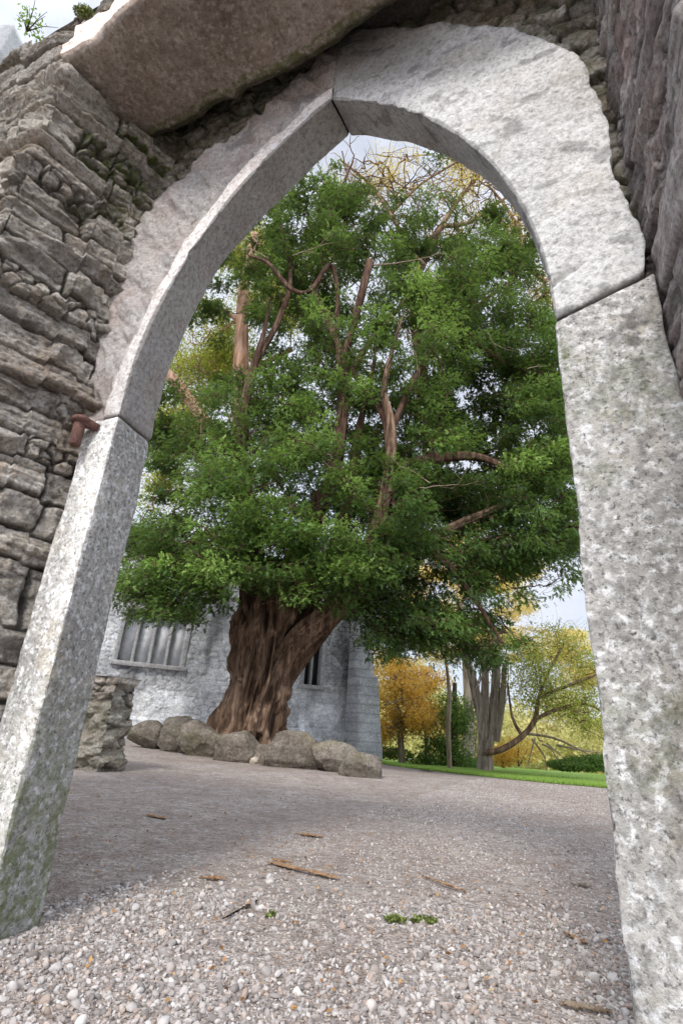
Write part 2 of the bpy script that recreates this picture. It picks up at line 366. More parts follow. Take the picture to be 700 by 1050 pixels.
def pebbles(n, r0, r1, smin, smax, sub, bias, az=48, pw=1.):
    v, f = ico(sub); nv = len(v)
    variants = []
    for q in range(14):
        d = v * (1 + .32 * fbm(v, 1.3, 3, 100 + q)[:, None])
        for _ in range(5):                   # chipped flat facets
            nn = rng.normal(size=3); nn /= np.linalg.norm(nn); h = d @ nn; cut = rng.uniform(.4, .8)
            d = d - np.maximum(0, h - cut)[:, None] * nn
        variants.append(d)
    variants = np.array(variants)
    r = (rng.random(n) ** pw * (r1 - r0) + r0); a = rng.uniform(-R(az), R(az), n) + R(2)
    x = r * np.sin(a); y = r * np.cos(a)
    sz = smin + (smax - smin) * rng.random(n) ** bias
    sc = np.stack([sz * rng.uniform(.8, 1.3, n), sz * rng.uniform(.7, 1.1, n), sz * rng.uniform(.45, .8, n)], -1)
    vv = variants[rng.integers(0, 14, n)] * sc[:, None]
    vv = np.einsum('nij,nvj->nvi', rotmats(n, .35), vv)
    # leave them out of the jambs
    z = terrain(x, y) + sz * rng.uniform(-.15, .4, n)
    P = np.stack([x, y, z], -1)
    u = P @ UV - U0; s = P @ NV - D0
    dirtm = fbm(np.stack([x, y, x * 0], -1), 1.5, 4, 77)
    ok = ~((s > -.02) & (s < .22) & (np.abs(u) > .76)) & ~((u < -.9) & (s > -.5)) & ~((u > .9) & (s > -.5) & (s < .25)) & ((dirtm < .2 - .06 * np.clip(r - 1.7, 0, 3)) | (rng.random(n) < .45)) & (y < np.interp(x, lx, ly0) + .02)
    V = vv + P[:, None]; V = V[ok]; m = len(V)
    F = (f[None] + (np.arange(m) * nv)[:, None, None]).reshape(-1, 3)
    c = np.zeros((m, nv, 3)); c[:, :, 0] = rng.random(m)[:, None]; c[:, :, 1] = rng.random(m)[:, None]; c[:, :, 2] = rng.random(m)[:, None]
    return V.reshape(-1, 3), F, c.reshape(-1, 3)
k = NT('pebbles', .88, .25); r_, g_, b_, _a = k.attr()
pc = k.ramp(r_, [(0, (.16, .145, .135)), (.3, (.31, .285, .27)), (.65, (.45, .42, .4)), (.93, (.6, .575, .55)), (1, (.74, .71, .68))])
pc = k.mix(k.math('MULTIPLY', k.ramp(g_, [(.72, 0), (1, 1)]), .6), pc, (.5, .34, .24))
pc = k.mix(k.math('MULTIPLY', k.noise(90, 6, .7), .6), pc, (.25, .22, .21))
M_peb = k.done(pc, k.bump(k.noise(160, 5), .5, .003))
parts = [pebbles(44000, .62, 2.4, .0032, .010, 1, 2., 52, .8), pebbles(3600, .62, 2.6, .009, .0165, 1, 1.8, 52, .8), pebbles(120000, 2.2, 10.5, .0042, .0105, 0, 2.2, 42, .75)]
V, F, c = join(parts)
o = mesh_np('gravel_stones', V, F, M_peb, None, c, smooth_=True)
tag(o, 'loose grey and cream gravel chippings scattered over the path', 'gravel', kind='stuff')

# ------------------------------------------------------------------ doorway profile
Wd, ZS, RA, TH, SPL = .75, 1.655, 1.585, .204, .029
ANGTOP = math.acos((RA - Wd) / RA)       # angle swept by each arc
APEX = ZS + RA * math.sin(ANGTOP)
LJ = ZS - .04
def prof(t, off):
    """t = height along the jamb, then arc length; off = distance outwards. sgn +1 right. returns u, z"""
    t = np.asarray(t, float)
    th = np.clip((t - ZS) / RA, 0, ANGTOP)
    off = np.asarray(off, float)
    th = th + (np.arccos(np.clip((RA - Wd) / (RA + off), 0, 1)) - ANGTOP) * (th / ANGTOP) ** 4
    cx = Wd - RA
    u = np.where(t < ZS, Wd + off, cx + (RA + off) * np.cos(th)); z = np.where(t < ZS, t, ZS + (RA + off) * np.sin(th))
    return u, z
TT = ZS + RA * ANGTOP                     # arc length at the apex
doorway = thing('stone_archway', W3(0, 0, 0), 'pointed doorway arch of dressed pale limestone framing the yew', 'archway')

def ring(name, sgn, t0, t1, wid, mat, seed, colf=None, parent=doorway, dispf=None, ngap=0.0035):
    """one stone (or jamb) of the ring; cross-section path: outer front -> arris -> reveal -> back -> outer"""
    nt = max(8, int((t1 - t0) / .006)); t = np.linspace(t0 + ngap, t1 - ngap, nt)
    ar = .008
    sec = []                                                     # (off, s, isfront)
    for q in np.linspace(1, 0, 46): sec.append((q, 0., 0))
    sec = [(wid * q, 0., 0.) for q in np.linspace(1, ar / wid, 46)]
    sec += [(ar * (1 - math.sin(a)), ar * (1 - math.cos(a)), 1.) for a in np.linspace(.25, 1.3, 4)]
    sec += [(SPL * (s_ / TH), s_, 1.) for s_ in np.linspace(ar, TH - ar, 36)]
    sec += [(SPL + .003, TH - .002, 1.)]
    sec += [(SPL + q * (wid - SPL), TH, 2.) for q in (.05, .3, .65, 1.)]
    sec += [(wid, TH * .6, 2.), (wid, TH * .3, 2.)]
    sec = np.array(sec); off = sec[:, 0]; s = sec[:, 1]
    T, O = np.meshgrid(t, off, indexing='ij'); _, SS = np.meshgrid(t, s, indexing='ij'); _, KK = np.meshgrid(t, sec[:, 2], indexing='ij')
    # ragged outer edge
    wv = 1 + .16 * fbm(np.stack([T * 0 + sgn * 3, T, T * 0], -1), 3.1, 3, seed + 40)
    O2 = np.where(O > 0, O * wv, O)
    if name == 'arch_stone':
        xs_, ws_ = ([ZS, ZS + .25, ZS + .5, ZS + .8, ZS + 1.2, TT], [.2, .24, .31, .38, .43, .42]) if sgn > 0 else ([ZS, ZS + .2, ZS + .45, ZS + .8, ZS + 1.1, ZS + 1.25, TT], [.17, .24, .36, .5, .44, .36, .44])
        O2 = np.where(O > 0, O2 * np.interp(T, xs_, ws_) / wid, O2)
    O2 = O2 + np.where(O > 0, .22 * O * np.maximum(0, fbm(np.stack([T, T * 0 + seed, T * 0], -1), 9, 3, seed + 41)) * (name == 'arch_stone'), 0)
    u, z = prof(T, O2); u = u * sgn
    if sgn > 0: z = z + .38 * np.maximum(O2, 0) * (smooth(.3, 1., T) if name != 'arch_stone' else np.exp(-(T - LJ) / .35))
    P = W3(u, SS, z)
    N = nrm(P)
    ctr = W3(u * 0 + sgn * (Wd + .3), SS * 0 + TH / 2, z)        # outward orientation check
    flip = 1. if np.mean(np.sum((P - ctr) * N, -1)[:, 60:80]) > 0 else -1.
    N = N * flip
    d = fbm(P, 2.5, 3, seed) * .009 + fbm(P, 11, 4, seed + 3) * .0045 + fbm(P, 45, 3, seed + 7) * .0016
    # worn arris: chips
    near_ar = np.exp(-((np.hypot(np.maximum(O2, 0), SS) / .018) ** 2))
    d = d - near_ar * (np.maximum(0, fbm(P, 16, 3, seed + 9)) * .016 + .002)
    # rounded block ends
    ed = np.minimum(T - t[0], t[-1] - T); d = d - .006 * np.exp(-(ed / .006) ** 2)
    if dispf is not None: d = d + dispf(P, T, O2, SS)
    P = P + N * d[..., None]
    P[:, -2:] += 0
    c = np.zeros(P.shape); c[..., 0] = .5 + .25 * fbm(P, 1.2, 3, seed + 21)
    if colf is not None: colf(c, P, T, O2, SS, KK)
    # closing caps
    nsec = len(sec); F = gridF(nt, nsec, False)
    cl = np.stack([np.arange(nt - 1) * nsec + nsec - 1, (np.arange(nt - 1) + 1) * nsec + nsec - 1, (np.arange(nt - 1) + 1) * nsec, np.arange(nt - 1) * nsec], -1)
    F = np.concatenate([F, cl])
    V = P.reshape(-1, 3); C = c.reshape(-1, 3)
    caps = []
    for r0 in (0, nt - 1):
        m = P[r0].mean(0); V = np.concatenate([V, m[None]]); C = np.concatenate([C, C[:1]]); ci = len(V) - 1
        for j in range(0, nsec):
            caps.append((r0 * nsec + j, r0 * nsec + (j + 1) % nsec, ci, ci))
    tri = np.array(caps)[:, :3]
    # write quads and cap triangles through one triangulated list
    Ft = np.concatenate([F[:, [0, 1, 2]], F[:, [0, 2, 3]], tri])
    if (flip > 0) != True: Ft = Ft[:, ::-1]
    return mesh_np(name, V, Ft, mat, parent, C)

def col_jambL(c, P, T, O, SS, K):
    # shade painted into the reveal, light onto the arris band; greener near the ground, yellowish mortar outside
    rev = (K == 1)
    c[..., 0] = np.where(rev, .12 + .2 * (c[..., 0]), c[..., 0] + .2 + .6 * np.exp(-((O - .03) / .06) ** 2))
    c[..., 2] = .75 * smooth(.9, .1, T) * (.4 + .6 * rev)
def col_jambR(c, P, T, O, SS, K):
    c[..., 0] = c[..., 0] * .9 + .1 - .25 * smooth(.06, .2, O) + .2 * (fbm(P, 4, 3, 88) > .2)
    b = np.exp(-((O - .015) / .014) ** 2) * (np.exp(-((T - 1.47) / .05) ** 2) + .8 * np.exp(-((T - 1.55) / .02) ** 2)); dk = smooth(.12, .4, fbm(P, 3.2, 4, 92)) * smooth(.03, .14, O) * (K == 0); c[..., 1] = .55 * dk * smooth(-.2, .1, fbm(P, 34, 3, 93)) + .35 * smooth(.15, .3, fbm(P, 40, 3, 94)); c[..., 2] = np.maximum(b, .3 * smooth(.5, .75, fbm(P, 5, 2, 91) + .5)) 
def disp_archL(P, T, O, SS):
    fr = (SS < .001) & (O > 0)
    m = smooth(.075, .11, O + .04 * fbm(P, 6, 3, 71)) * fr
    W_ = P @ np.array([UV[0], UV[1], 0]); Q_ = np.stack([W_ * .8 + P[..., 2] * .6, (P[..., 2] * .8 - W_ * .6) * .35, P[..., 2] * 0], -1)
    return -m * (.02 + .04 * fbm(Q_, 7, 4, 72)) + m * .018 * fbm(Q_, 28, 3, 75)
def col_archL(c, P, T, O, SS, K):
    rev = (K == 1); m = smooth(.07, .11, O + .04 * fbm(P, 6, 3, 71)) * (K == 0)
    c[..., 0] = np.where(rev, .1 + .2 * c[..., 0], c[..., 0] + .75 * (1 - m)) - .05 * m; c[..., 1] = .6 * m * smooth(.1, .4, -fbm(P, 7, 4, 72)); c[..., 2] = m * .9  # lower tone on the reveal paints its shade
def col_archR(c, P, T, O, SS, K):
    rev = (K == 1); top = smooth(TT - .9, TT - .1, T)
    c[..., 0] = np.where(rev, .1 + .2 * c[..., 0], c[..., 0] + .25 - .6 * top * smooth(.02, .25, O))  # reveal darkened in colour to stand for shade
    ed = (T - (LJ)) ; c[..., 1] = .5 * np.exp(-(ed / .015) ** 2) + .55 * smooth(.22, .42, fbm(P * np.array([1, 1, 1.6]), 13, 4, 95)) + .35 * smooth(.1, .4, fbm(P, 2.2, 3, 96)) * top
def disp_archR(P, T, O, SS):
    fr = (SS < .001)
    cr_ = np.exp(-((T - (LJ + .12) - .25 * np.maximum(O, 0) - .015 * fbm(P, 14, 2, 5)) / .007) ** 2) * smooth(.16, .02, O) * fr
    return -.016 * cr_ + .012 * fr * fbm(P, 6, 4, 33) + fr * .005 * fbm(P, 24, 3, 34)
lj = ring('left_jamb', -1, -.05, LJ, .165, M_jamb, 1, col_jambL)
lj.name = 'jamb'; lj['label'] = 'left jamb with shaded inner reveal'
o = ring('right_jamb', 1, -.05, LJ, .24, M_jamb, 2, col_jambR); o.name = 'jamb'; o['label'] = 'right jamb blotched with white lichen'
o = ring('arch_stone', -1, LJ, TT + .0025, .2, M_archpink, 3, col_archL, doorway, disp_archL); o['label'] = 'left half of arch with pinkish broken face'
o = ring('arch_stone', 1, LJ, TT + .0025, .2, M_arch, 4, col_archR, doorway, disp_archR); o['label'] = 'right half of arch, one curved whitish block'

# iron hinge pin in the left jamb
def tube(path, rad, seg=12, caps=True, wob=0., seed=0):
    path = np.array(path, float); rad = np.broadcast_to(np.array(rad, float), (len(path),)).copy()
    t = np.gradient(path, axis=0); t /= np.linalg.norm(t, axis=1, keepdims=True) + 1e-9
    up = np.array([.13, .31, .94]); a = np.cross(t, up); a /= np.linalg.norm(a, axis=1, keepdims=True) + 1e-9; b = np.cross(t, a)
    th = np.linspace(0, 2 * np.pi, seg, endpoint=False)
    V = path[:, None] + (a[:, None] * np.cos(th)[None, :, None] + b[:, None] * np.sin(th)[None, :, None]) * rad[:, None, None]
    if wob: V = V + (V - path[:, None]) * (wob * fbm(V, 9, 3, seed))[..., None]
    n = len(path); i = np.arange(n - 1)[:, None]; j = np.arange(seg)[None]; j2 = (j + 1) % seg
    F = np.stack([i * seg + j, i * seg + j2, (i + 1) * seg + j2, (i + 1) * seg + j], -1).reshape(-1, 4)
    V = V.reshape(-1, 3)
    if caps:
        V = np.concatenate([V, path[:1], path[-1:]]); c0 = n * seg; jj = np.arange(seg); j2 = (jj + 1) % seg
        F = np.concatenate([F, np.stack([j2, jj, jj * 0 + c0, jj * 0 + c0], -1), np.stack([(n - 1) * seg + jj, (n - 1) * seg + j2, jj * 0 + c0 + 1, jj * 0 + c0 + 1], -1)])
    return V, F
def tri(F): return np.concatenate([F[:, [0, 1, 2]], F[F[:, 2] != F[:, 3]][:, [0, 2, 3]]])
def tubes(list_):
    parts = [(v, f) for v, f in list_]; V, F, _ = join(parts); return V, tri(F)
pu, pz = -.885, 1.583
parts = [tube([W3(pu + .045, .0, pz - .012), W3(pu + .02, -.02, pz - .004), W3(pu, -.045, pz), W3(pu - .01, -.058, pz)], [.012, .017, .022, .014], 12, wob=.5),
         tube([W3(pu, -.045, pz + .018), W3(pu, -.045, pz + .013), W3(pu, -.045, pz + .003), W3(pu, -.045, pz - .006), W3(pu, -.045, pz - .011)], [.016, .03, .036, .034, .024], 16, wob=.35),
         tube([W3(pu, -.045, pz), W3(pu + .002, -.046, pz - .05), W3(pu + .004, -.047, pz - .098), W3(pu + .004, -.047, pz - .106)], [.0205, .0205, .0195, .015], 16, wob=.2)]
V, F = tubes(parts); mesh_np('hinge_pin', V, F, M_rust, doorway)['label'] = 'rusty iron hinge pin by the left joint'

# ------------------------------------------------------------------ rubble walls around the arch
wall = thing('rubble_wall', W3(-1.5, -.2, 0), 'thick weathered slate rubble wall around the doorway arch', 'wall')
def rubble_path(name, path, z0, z1, mat, seed, cw, ch, amp, step=.006, mossf=None, parent=wall, topf=None, fine=1., rel=1.):
    """vertical masonry following a plan path [(u,s)...]; outward = to the left of the travel direction"""
    path = np.array(path, float); seg = np.linalg.norm(np.diff(path, axis=0), axis=1); L = np.concatenate([[0], np.cumsum(seg)])
    nl = int(L[-1] / step) + 2; nz = int((z1 - z0) / step) + 2
    l = np.linspace(0, L[-1], nl); z = np.linspace(z0, z1, nz)
    pu_ = np.interp(l, L, path[:, 0]); ps_ = np.interp(l, L, path[:, 1])
    # smoothed normals in plan
    du = np.gradient(pu_); ds = np.gradient(ps_); kk = max(1, int(.03 / step)); ker = np.ones(kk) / kk
    if nl > 3 * kk: du = np.convolve(np.pad(du, kk, 'edge'), ker, 'same')[kk:-kk]; ds = np.convolve(np.pad(ds, kk, 'edge'), ker, 'same')[kk:-kk]
    q = np.hypot(du, ds); nu_, ns_ = ds / q, -du / q
    Lg, Zg = np.meshgrid(l, z, indexing='ij')
    P3 = np.stack([Lg, Zg, Lg * 0 + seed], -1)
    wx = Lg + .03 * fbm(P3, 5, 3, seed) + .008 * fbm(P3, 18, 3, seed + 1); wz = Zg + .035 * fbm(P3, 1.3, 2, seed + 2) + .006 * fbm(P3, 13, 3, seed + 3)
    zw = wz + 0.
    gz = zw / ch + 1.1 * fbm(np.stack([zw * 0, zw, zw * 0 + seed], -1), 2.7, 2, seed + 15)
    row = np.floor(gz).astype(np.int64); v = gz - row
    cwr = cw * (.4 + 1.9 * rnd(row, row * 0, None, seed + 16)); gx = wx / cwr + 13 * rnd(row, row * 0, None, seed + 17); gx = gx + .11 * np.sin(6.283 * gx + 6 * rnd(row, row * 0, None, seed + 18)) + .09 * np.sin(2.1 * gx)
    col_ = np.floor(gx).astype(np.int64); f = gx - col_
    R4 = [rnd(row, col_, None, seed + 20 + q) for q in range(6)]
    nsub = np.floor(1 + 3.6 * R4[4] ** 1.3); sub = np.floor(v * nsub + .25 * fbm(P3, 4, 2, seed + 19)); v2 = v * nsub - sub; R5 = rnd(row * 7 + sub.astype(np.int64), col_, None, seed + 31); R6 = rnd(row * 7 + sub.astype(np.int64), col_, None, seed + 32)
    small = R4[5] > .78                                  # packing of small stones in places
    e2, r2, _, cz2 = cells(wx * 1.1 + 3.3, wz, cw * .2, ch * .42, seed + 50)
    dz_ = np.minimum(v, 1 - v) * ch; dx_ = np.minimum(f, 1 - f) * cwr; ee = np.minimum(dz_, dx_); es = np.minimum(v2, 1 - v2) * ch / nsub
    ee = np.where(small, np.minimum(ee, e2 * ch * .42), ee)
    crev = (1 - smooth(.0, .011, ee + .007 * fbm(P3, 26, 3, seed + 4))) * (.35 + .65 * smooth(-.25, .2, fbm(P3, 5, 2, seed + 44)))
    lam = (1 - smooth(0, .004, es + .003 * fbm(P3, 30, 2, seed + 45))) * (~small)
    fu = (f - .5) * cwr; fv = (v - .5) * ch
    h0 = np.where(small, (r2[0] - .5) * 1.2 - .5, (R4[0] - .5) * 1.5 + (f - .5) * (R4[1] - .5) * 1.0 + (v - .5) * (R4[2] - .5) * .9 + (R5 - .5) * .75)
    h0 = h0 * amp * rel
    wob_ = .006 * fbm(P3, 16, 3, seed + 61)
    for q in range(4):                                   # broken facets: each stone is cut by a few tilted planes
        an_ = 6.283 * rnd(row, col_, None, seed + 62 + q); sl_ = .35 + 1.1 * rnd(row, col_, None, seed + 72 + q); of_ = (.1 + .9 * rnd(row, col_, None, seed + 82 + q)) * ch * .5
        cut = h0 * .3 + amp * .75 - np.maximum(0, np.cos(an_) * (fu + wob_) / cwr * .16 + np.sin(an_) * (fv + wob_) / ch * .09 + .03 - of_ * .5) * sl_ * amp / .03
        h0 = np.where(small, h0, np.maximum(np.minimum(h0, cut), -1.1 * amp))
    bev = np.minimum(ee * 1.6, .012) - .012
    h = h0 + bev * amp / .03 - crev * amp * .75 - lam * amp * .22
    Pa = P3 * np.array([1, 3.2, 1]); st = fbm(Pa, 6, 5, seed + 5, .6)
    h = h + st * amp * .42 * fine + fbm(P3, 10, 3, seed + 7) * amp * .3 * fine + (.2 - np.abs(fbm(P3, 24, 4, seed + 12))) * amp * .4 * fine
    big = ~small; r = [R4[0], .5 * R4[3] + .5 * R6]
    pk = smooth(.25, .5, fbm(P3 * np.array([1, 2.4, 1]), 3.2, 4, seed + 30)); h = h - pk * amp * (.9 + .8 * fbm(P3, 17, 3, seed + 33))
    zz = Zg + 0.
    if topf is not None: zz = z0 + (Zg - z0) * (topf(l)[:, None] - z0) / (z1 - z0)
    V = W3(pu_[:, None] + nu_[:, None] * h, ps_[:, None] + ns_[:, None] * h, zz)
    c = np.zeros(V.shape); tone = np.where(big, r[1], r2[1])
    c[..., 0] = .02 + .95 * tone + .4 * st; c[..., 1] = np.clip(crev * .9 + pk * .55, 0, 1)
    if mossf is not None: c[..., 2] = mossf(W3(pu_[:, None], ps_[:, None], zz), pu_[:, None] + 0 * Zg, ps_[:, None] + 0 * Zg, zz) * np.clip(.3 + 1.2 * crev + pk, 0, 1.3)
    F = gridF(nl, nz)
    return mesh_np(name, V, F, mat, parent, c.reshape(-1, 3))
SF = -.45
def topL(l): return 3.65 + .05 * fbm(np.stack([l, l * 0, l * 0], -1), 3, 3, 5) + .02 * np.sign(fbm(np.stack([l, l * 0, l * 0], -1), 7, 1, 6))
moss1 = lambda P, u, s, z: .3 * smooth(1.6, 2.2, z) * smooth(-.1, .3, fbm(P, 2, 2, 9)) + smooth(2.3, 3.1, z) * smooth(-.5, -.1, s) * 1.3 + .25 * smooth(3.5, 3.75, z)
# left: front face, corner, splayed return to the ring
o = rubble_path('masonry', [(-3.6, SF), (-1.13, SF), (-1.09, SF + .02), (-.93, .035), (-.9, .06)][::1], -.05, 3.75, M_rub, 12, .36, .115, .034, .0056, moss1, topf=topL)
o['label'] = 'layered slaty stonework left of the arch'
rubr = rubble_path('masonry', [(.975, .06), (.98, .03), (1.015, SF + .03), (1.04, SF), (3.0, SF)], -.05, 3.75, M_rubdark, 23, .3, .11, .014, .0075, lambda P, u, s, z: .4 * smooth(2.2, 3., z) * (s > -.3), topf=topL)
rubr['label'] = 'purplish streaked stonework right of the arch'
# spandrel rubble behind and above the ring
def spandrel():
    st = .008; u = np.arange(-1.25, 1.25, st); z = np.arange(1.5, 3.95, st); Ug, Zg = np.meshgrid(u, z, indexing='ij')
    P3 = np.stack([Ug, Zg, Ug * 0 + 5], -1)
    e, r, cx, cz = cells(Ug + .04 * fbm(P3, 4, 3, 1), Zg + .03 * fbm(P3, 4, 3, 2), .13, .075, 61)
    crev = 1 - smooth(0, .012, e * .075)
    h = (r[0] - .5) * .05 - crev * .03 + fbm(P3, 14, 4, 8) * .018 + fbm(P3, 45, 2, 9) * .004
    V = W3(Ug, .06 - h * .8, Zg); c = np.zeros(V.shape); c[..., 0] = .15 + .7 * r[1]; c[..., 1] = crev; c[..., 2] = .55 + .25 * fbm(P3, 3, 2, 4)
    F = gridF(len(u), len(z)); uc = np.abs(Ug).ravel()[F].mean(1); zc = Zg.ravel()[F].mean(1)
    d = np.hypot(uc - (Wd - RA), zc - ZS) - RA; inside = ((zc >= ZS) & (d < .09)) | ((zc < ZS) & (uc < Wd + .08))
    return V, F[~inside][:, ::-1], c.reshape(-1, 3)
V, F, c = spandrel(); mesh_np('infill', V, F, M_rub, wall, c)['label'] = 'small mossy stones packed above the arch'
# great slab bridging the recess
def slab():
    st = .009; u = np.arange(-1.12, 1.0, st); s = np.arange(-.56, .02, st); nn = len(s)
    # path around section: bottom (s from back to front), then front face up
    Ug, Sg = np.meshgrid(u, s[::-1], indexing='ij'); P3 = np.stack([Ug, Sg, Ug * 0], -1)
    back = -.012 - .06 * smooth(-.3, .3, Ug) - .02 * np.abs(fbm(np.stack([Ug, Ug * 0, Ug * 0], -1), 5, 3, 3)) * 2
    front = SF - .02 - .03 * smooth(-1., -.5, Ug) + .02 * fbm(np.stack([Ug, Ug * 0, Ug * 0], -1), 4, 3, 8)
    t = (Sg - s[0]) / (s[-1] - s[0]); S2 = front + (back - front) * t
    zb = 3.235 + .016 * fbm(P3, 2.5, 3, 4) + .008 * fbm(P3, 12, 4, 5) + .05 * smooth(.90, 1., t) + .02 * smooth(.06, 0, t) + .06 * smooth(.0, .95, (Ug + .1)) * t
    low = W3(Ug, S2, zb)
    zf = np.linspace(0, 1, 26)[None, 1:]; Uf = np.repeat(u[:, None], 25, 1); top = 3.52
    P4 = np.stack([Uf, zf + 0 * Uf, Uf * 0 + 2], -1)
    fr = W3(Uf, front[:, :1] + .015 * fbm(P4 * np.array([6, 9, 1]), 1, 4, 7) + .02 * zf, zb[:, -1:] + (top - zb[:, -1:]) * zf)
    bk = W3(Ug[:, :1], S2[:, :1] + .01, zb[:, :1] + .2)
    V = np.concatenate([bk, low, fr], 1); c = np.zeros(V.shape); c[..., 0] = .5 + .35 * fbm(V, 2, 3, 6)
    c[:, 1 + nn:, 0] = 3.2; c[:, nn - 1:nn + 1, 0] = 2.4; c[:, :4, 1] = .5; c[:, :12, 2] = .8  # front face and its lower edge painted bright, as if lit
    return V, gridF(len(u), V.shape[1])[:, ::-1], c.reshape(-1, 3)
V, F, c = slab(); mesh_np('lintel', V, F, M_slab, wall, c)['label'] = 'huge flat brown slab over the recess'
# courses above the slab, and the solid core
o = rubble_path('masonry', [(-1.14, SF - .005), (1.1, SF - .005)], 3.5, 3.65, M_rub, 41, .3, .06, .02, .01, moss1, topf=lambda l: topL(l + 2.47)); o['label'] = 'thin courses above the great slab'
def box(u0, u1, s0, s1, z0, z1):
    V = np.array([W3(u, s, z) for u in (u0, u1) for s in (s0, s1) for z in (z0, z1)])
    F = np.array([(0, 1, 3, 2), (4, 6, 7, 5), (0, 4, 5, 1), (2, 3, 7, 6), (0, 2, 6, 4), (1, 5, 7, 3)]); return V, F
V, F, _ = join([box(-3.6, -1.16, -.38, .19, 0, 3.56), box(1.08, 3., -.38, .19, 0, 3.56), box(-1.16, 1.08, .09, .2, 3.42, 3.58), box(-1.158, 1.078, -.35, .088, 3.5, 3.56), box(-1.157, -.99, .09, .188, 0, 3.42), box(1.0, 1.079, .09, .188, 0, 3.42)])
mesh_np('core', V, F, M_rub, wall, np.tile(np.array([[.5, .3, 0.]]), (len(V), 1)), smooth_=False)
# rough wall head
st = .02; u = np.arange(-3.6, 3.0, st); s = np.linspace(-.445, .2, 30); Ug, Sg = np.meshgrid(u, s, indexing='ij')
P3 = np.stack([Ug, Sg, Ug * 0], -1); V = W3(Ug, Sg, 3.63 + .05 * fbm(P3, 3, 4, 3) + .03 * smooth(-.5, -.1, Sg)); c = np.zeros(V.shape); c[..., 0] = .4; c[..., 2] = .8
mesh_np('coping', V, gridF(len(u), 30), M_rub, wall, c.reshape(-1, 3))
# back face of the wall, beyond the ring
for u0, u1, sd in ((-3.6, -.80, 5), (.80, 3.0, 6)):
    o = rubble_path('masonry', [(u1, .215), (u0, .215)], -.05, 3.7, M_rub, 70 + sd, .32, .12, .012, .03); o['label'] = 'rear face of the doorway wall'
# plants on the wall head
def leaves(n, ctr, rad, size, seed_dir=None, flatz=1., elong=1.8):
    """n small leaf quads within an ellipsoid"""
    d = rng.normal(size=(n, 3)); d /= np.linalg.norm(d, axis=1, keepdims=True); r = rng.random(n) ** .45
    P = np.array(ctr) + d * r[:, None] * np.array(rad)
    return leafquads(P, size, elong)
def leafquads(P, size, elong=1.8):
    n = len(P); M = rotmats(n); s = size * rng.uniform(.6, 1.3, n)
    q = np.array([(-.5, 0, 0), (0, -.5 / elong, .06), (.5, 0, 0), (0, .5 / elong, .06)])
    V = np.einsum('nij,nvj->nvi', M, q[None] * s[:, None, None]) + P[:, None]
    F = np.arange(4 * n).reshape(-1, 4); c = np.zeros((n, 4, 3)); c[:, :, 0] = rng.random(n)[:, None]; c[:, 2, 1] = .5
    return V.reshape(-1, 3), F, c.reshape(-1, 3)
def on_s(px, py, s):
    r = ray(px, py); k_ = (D0 + s) / (r @ NV); return np.array([0, 0, H]) + r * k_
p0 = on_s(31, 26, -.38)
pl = thing('wall_plant', p0, 'small leafy fern sprouting from the top of the wall', 'plant')
st_ = [];
for q in range(9):
    a = rng.normal(size=3) * np.array([.06, .06, 0]) + np.array([0, 0, .06 + rng.random() * .03]); st_.append(tube([p0 - np.array([0, 0, .06]), p0 + a * .5, p0 + a * 1.1], [.003, .002, .001], 4))
V, F = tubes(st_); mesh_np('stem', V, F, M_darkbark, pl)
V, F, c = leaves(150, p0 + np.array([0, 0, .02]), (.09, .09, .05), .022); mesh_np('foliage', V, F, M_grassb, pl, c)
p0 = on_s(86, 12, -.47); V, F, c = leaves(700, p0, (.05, .03, .022), .012); o = mesh_np('moss_cushion', V, F, M_mossg, None, c); tag(o, 'yellow green moss cushion on the wall near its top', 'moss')

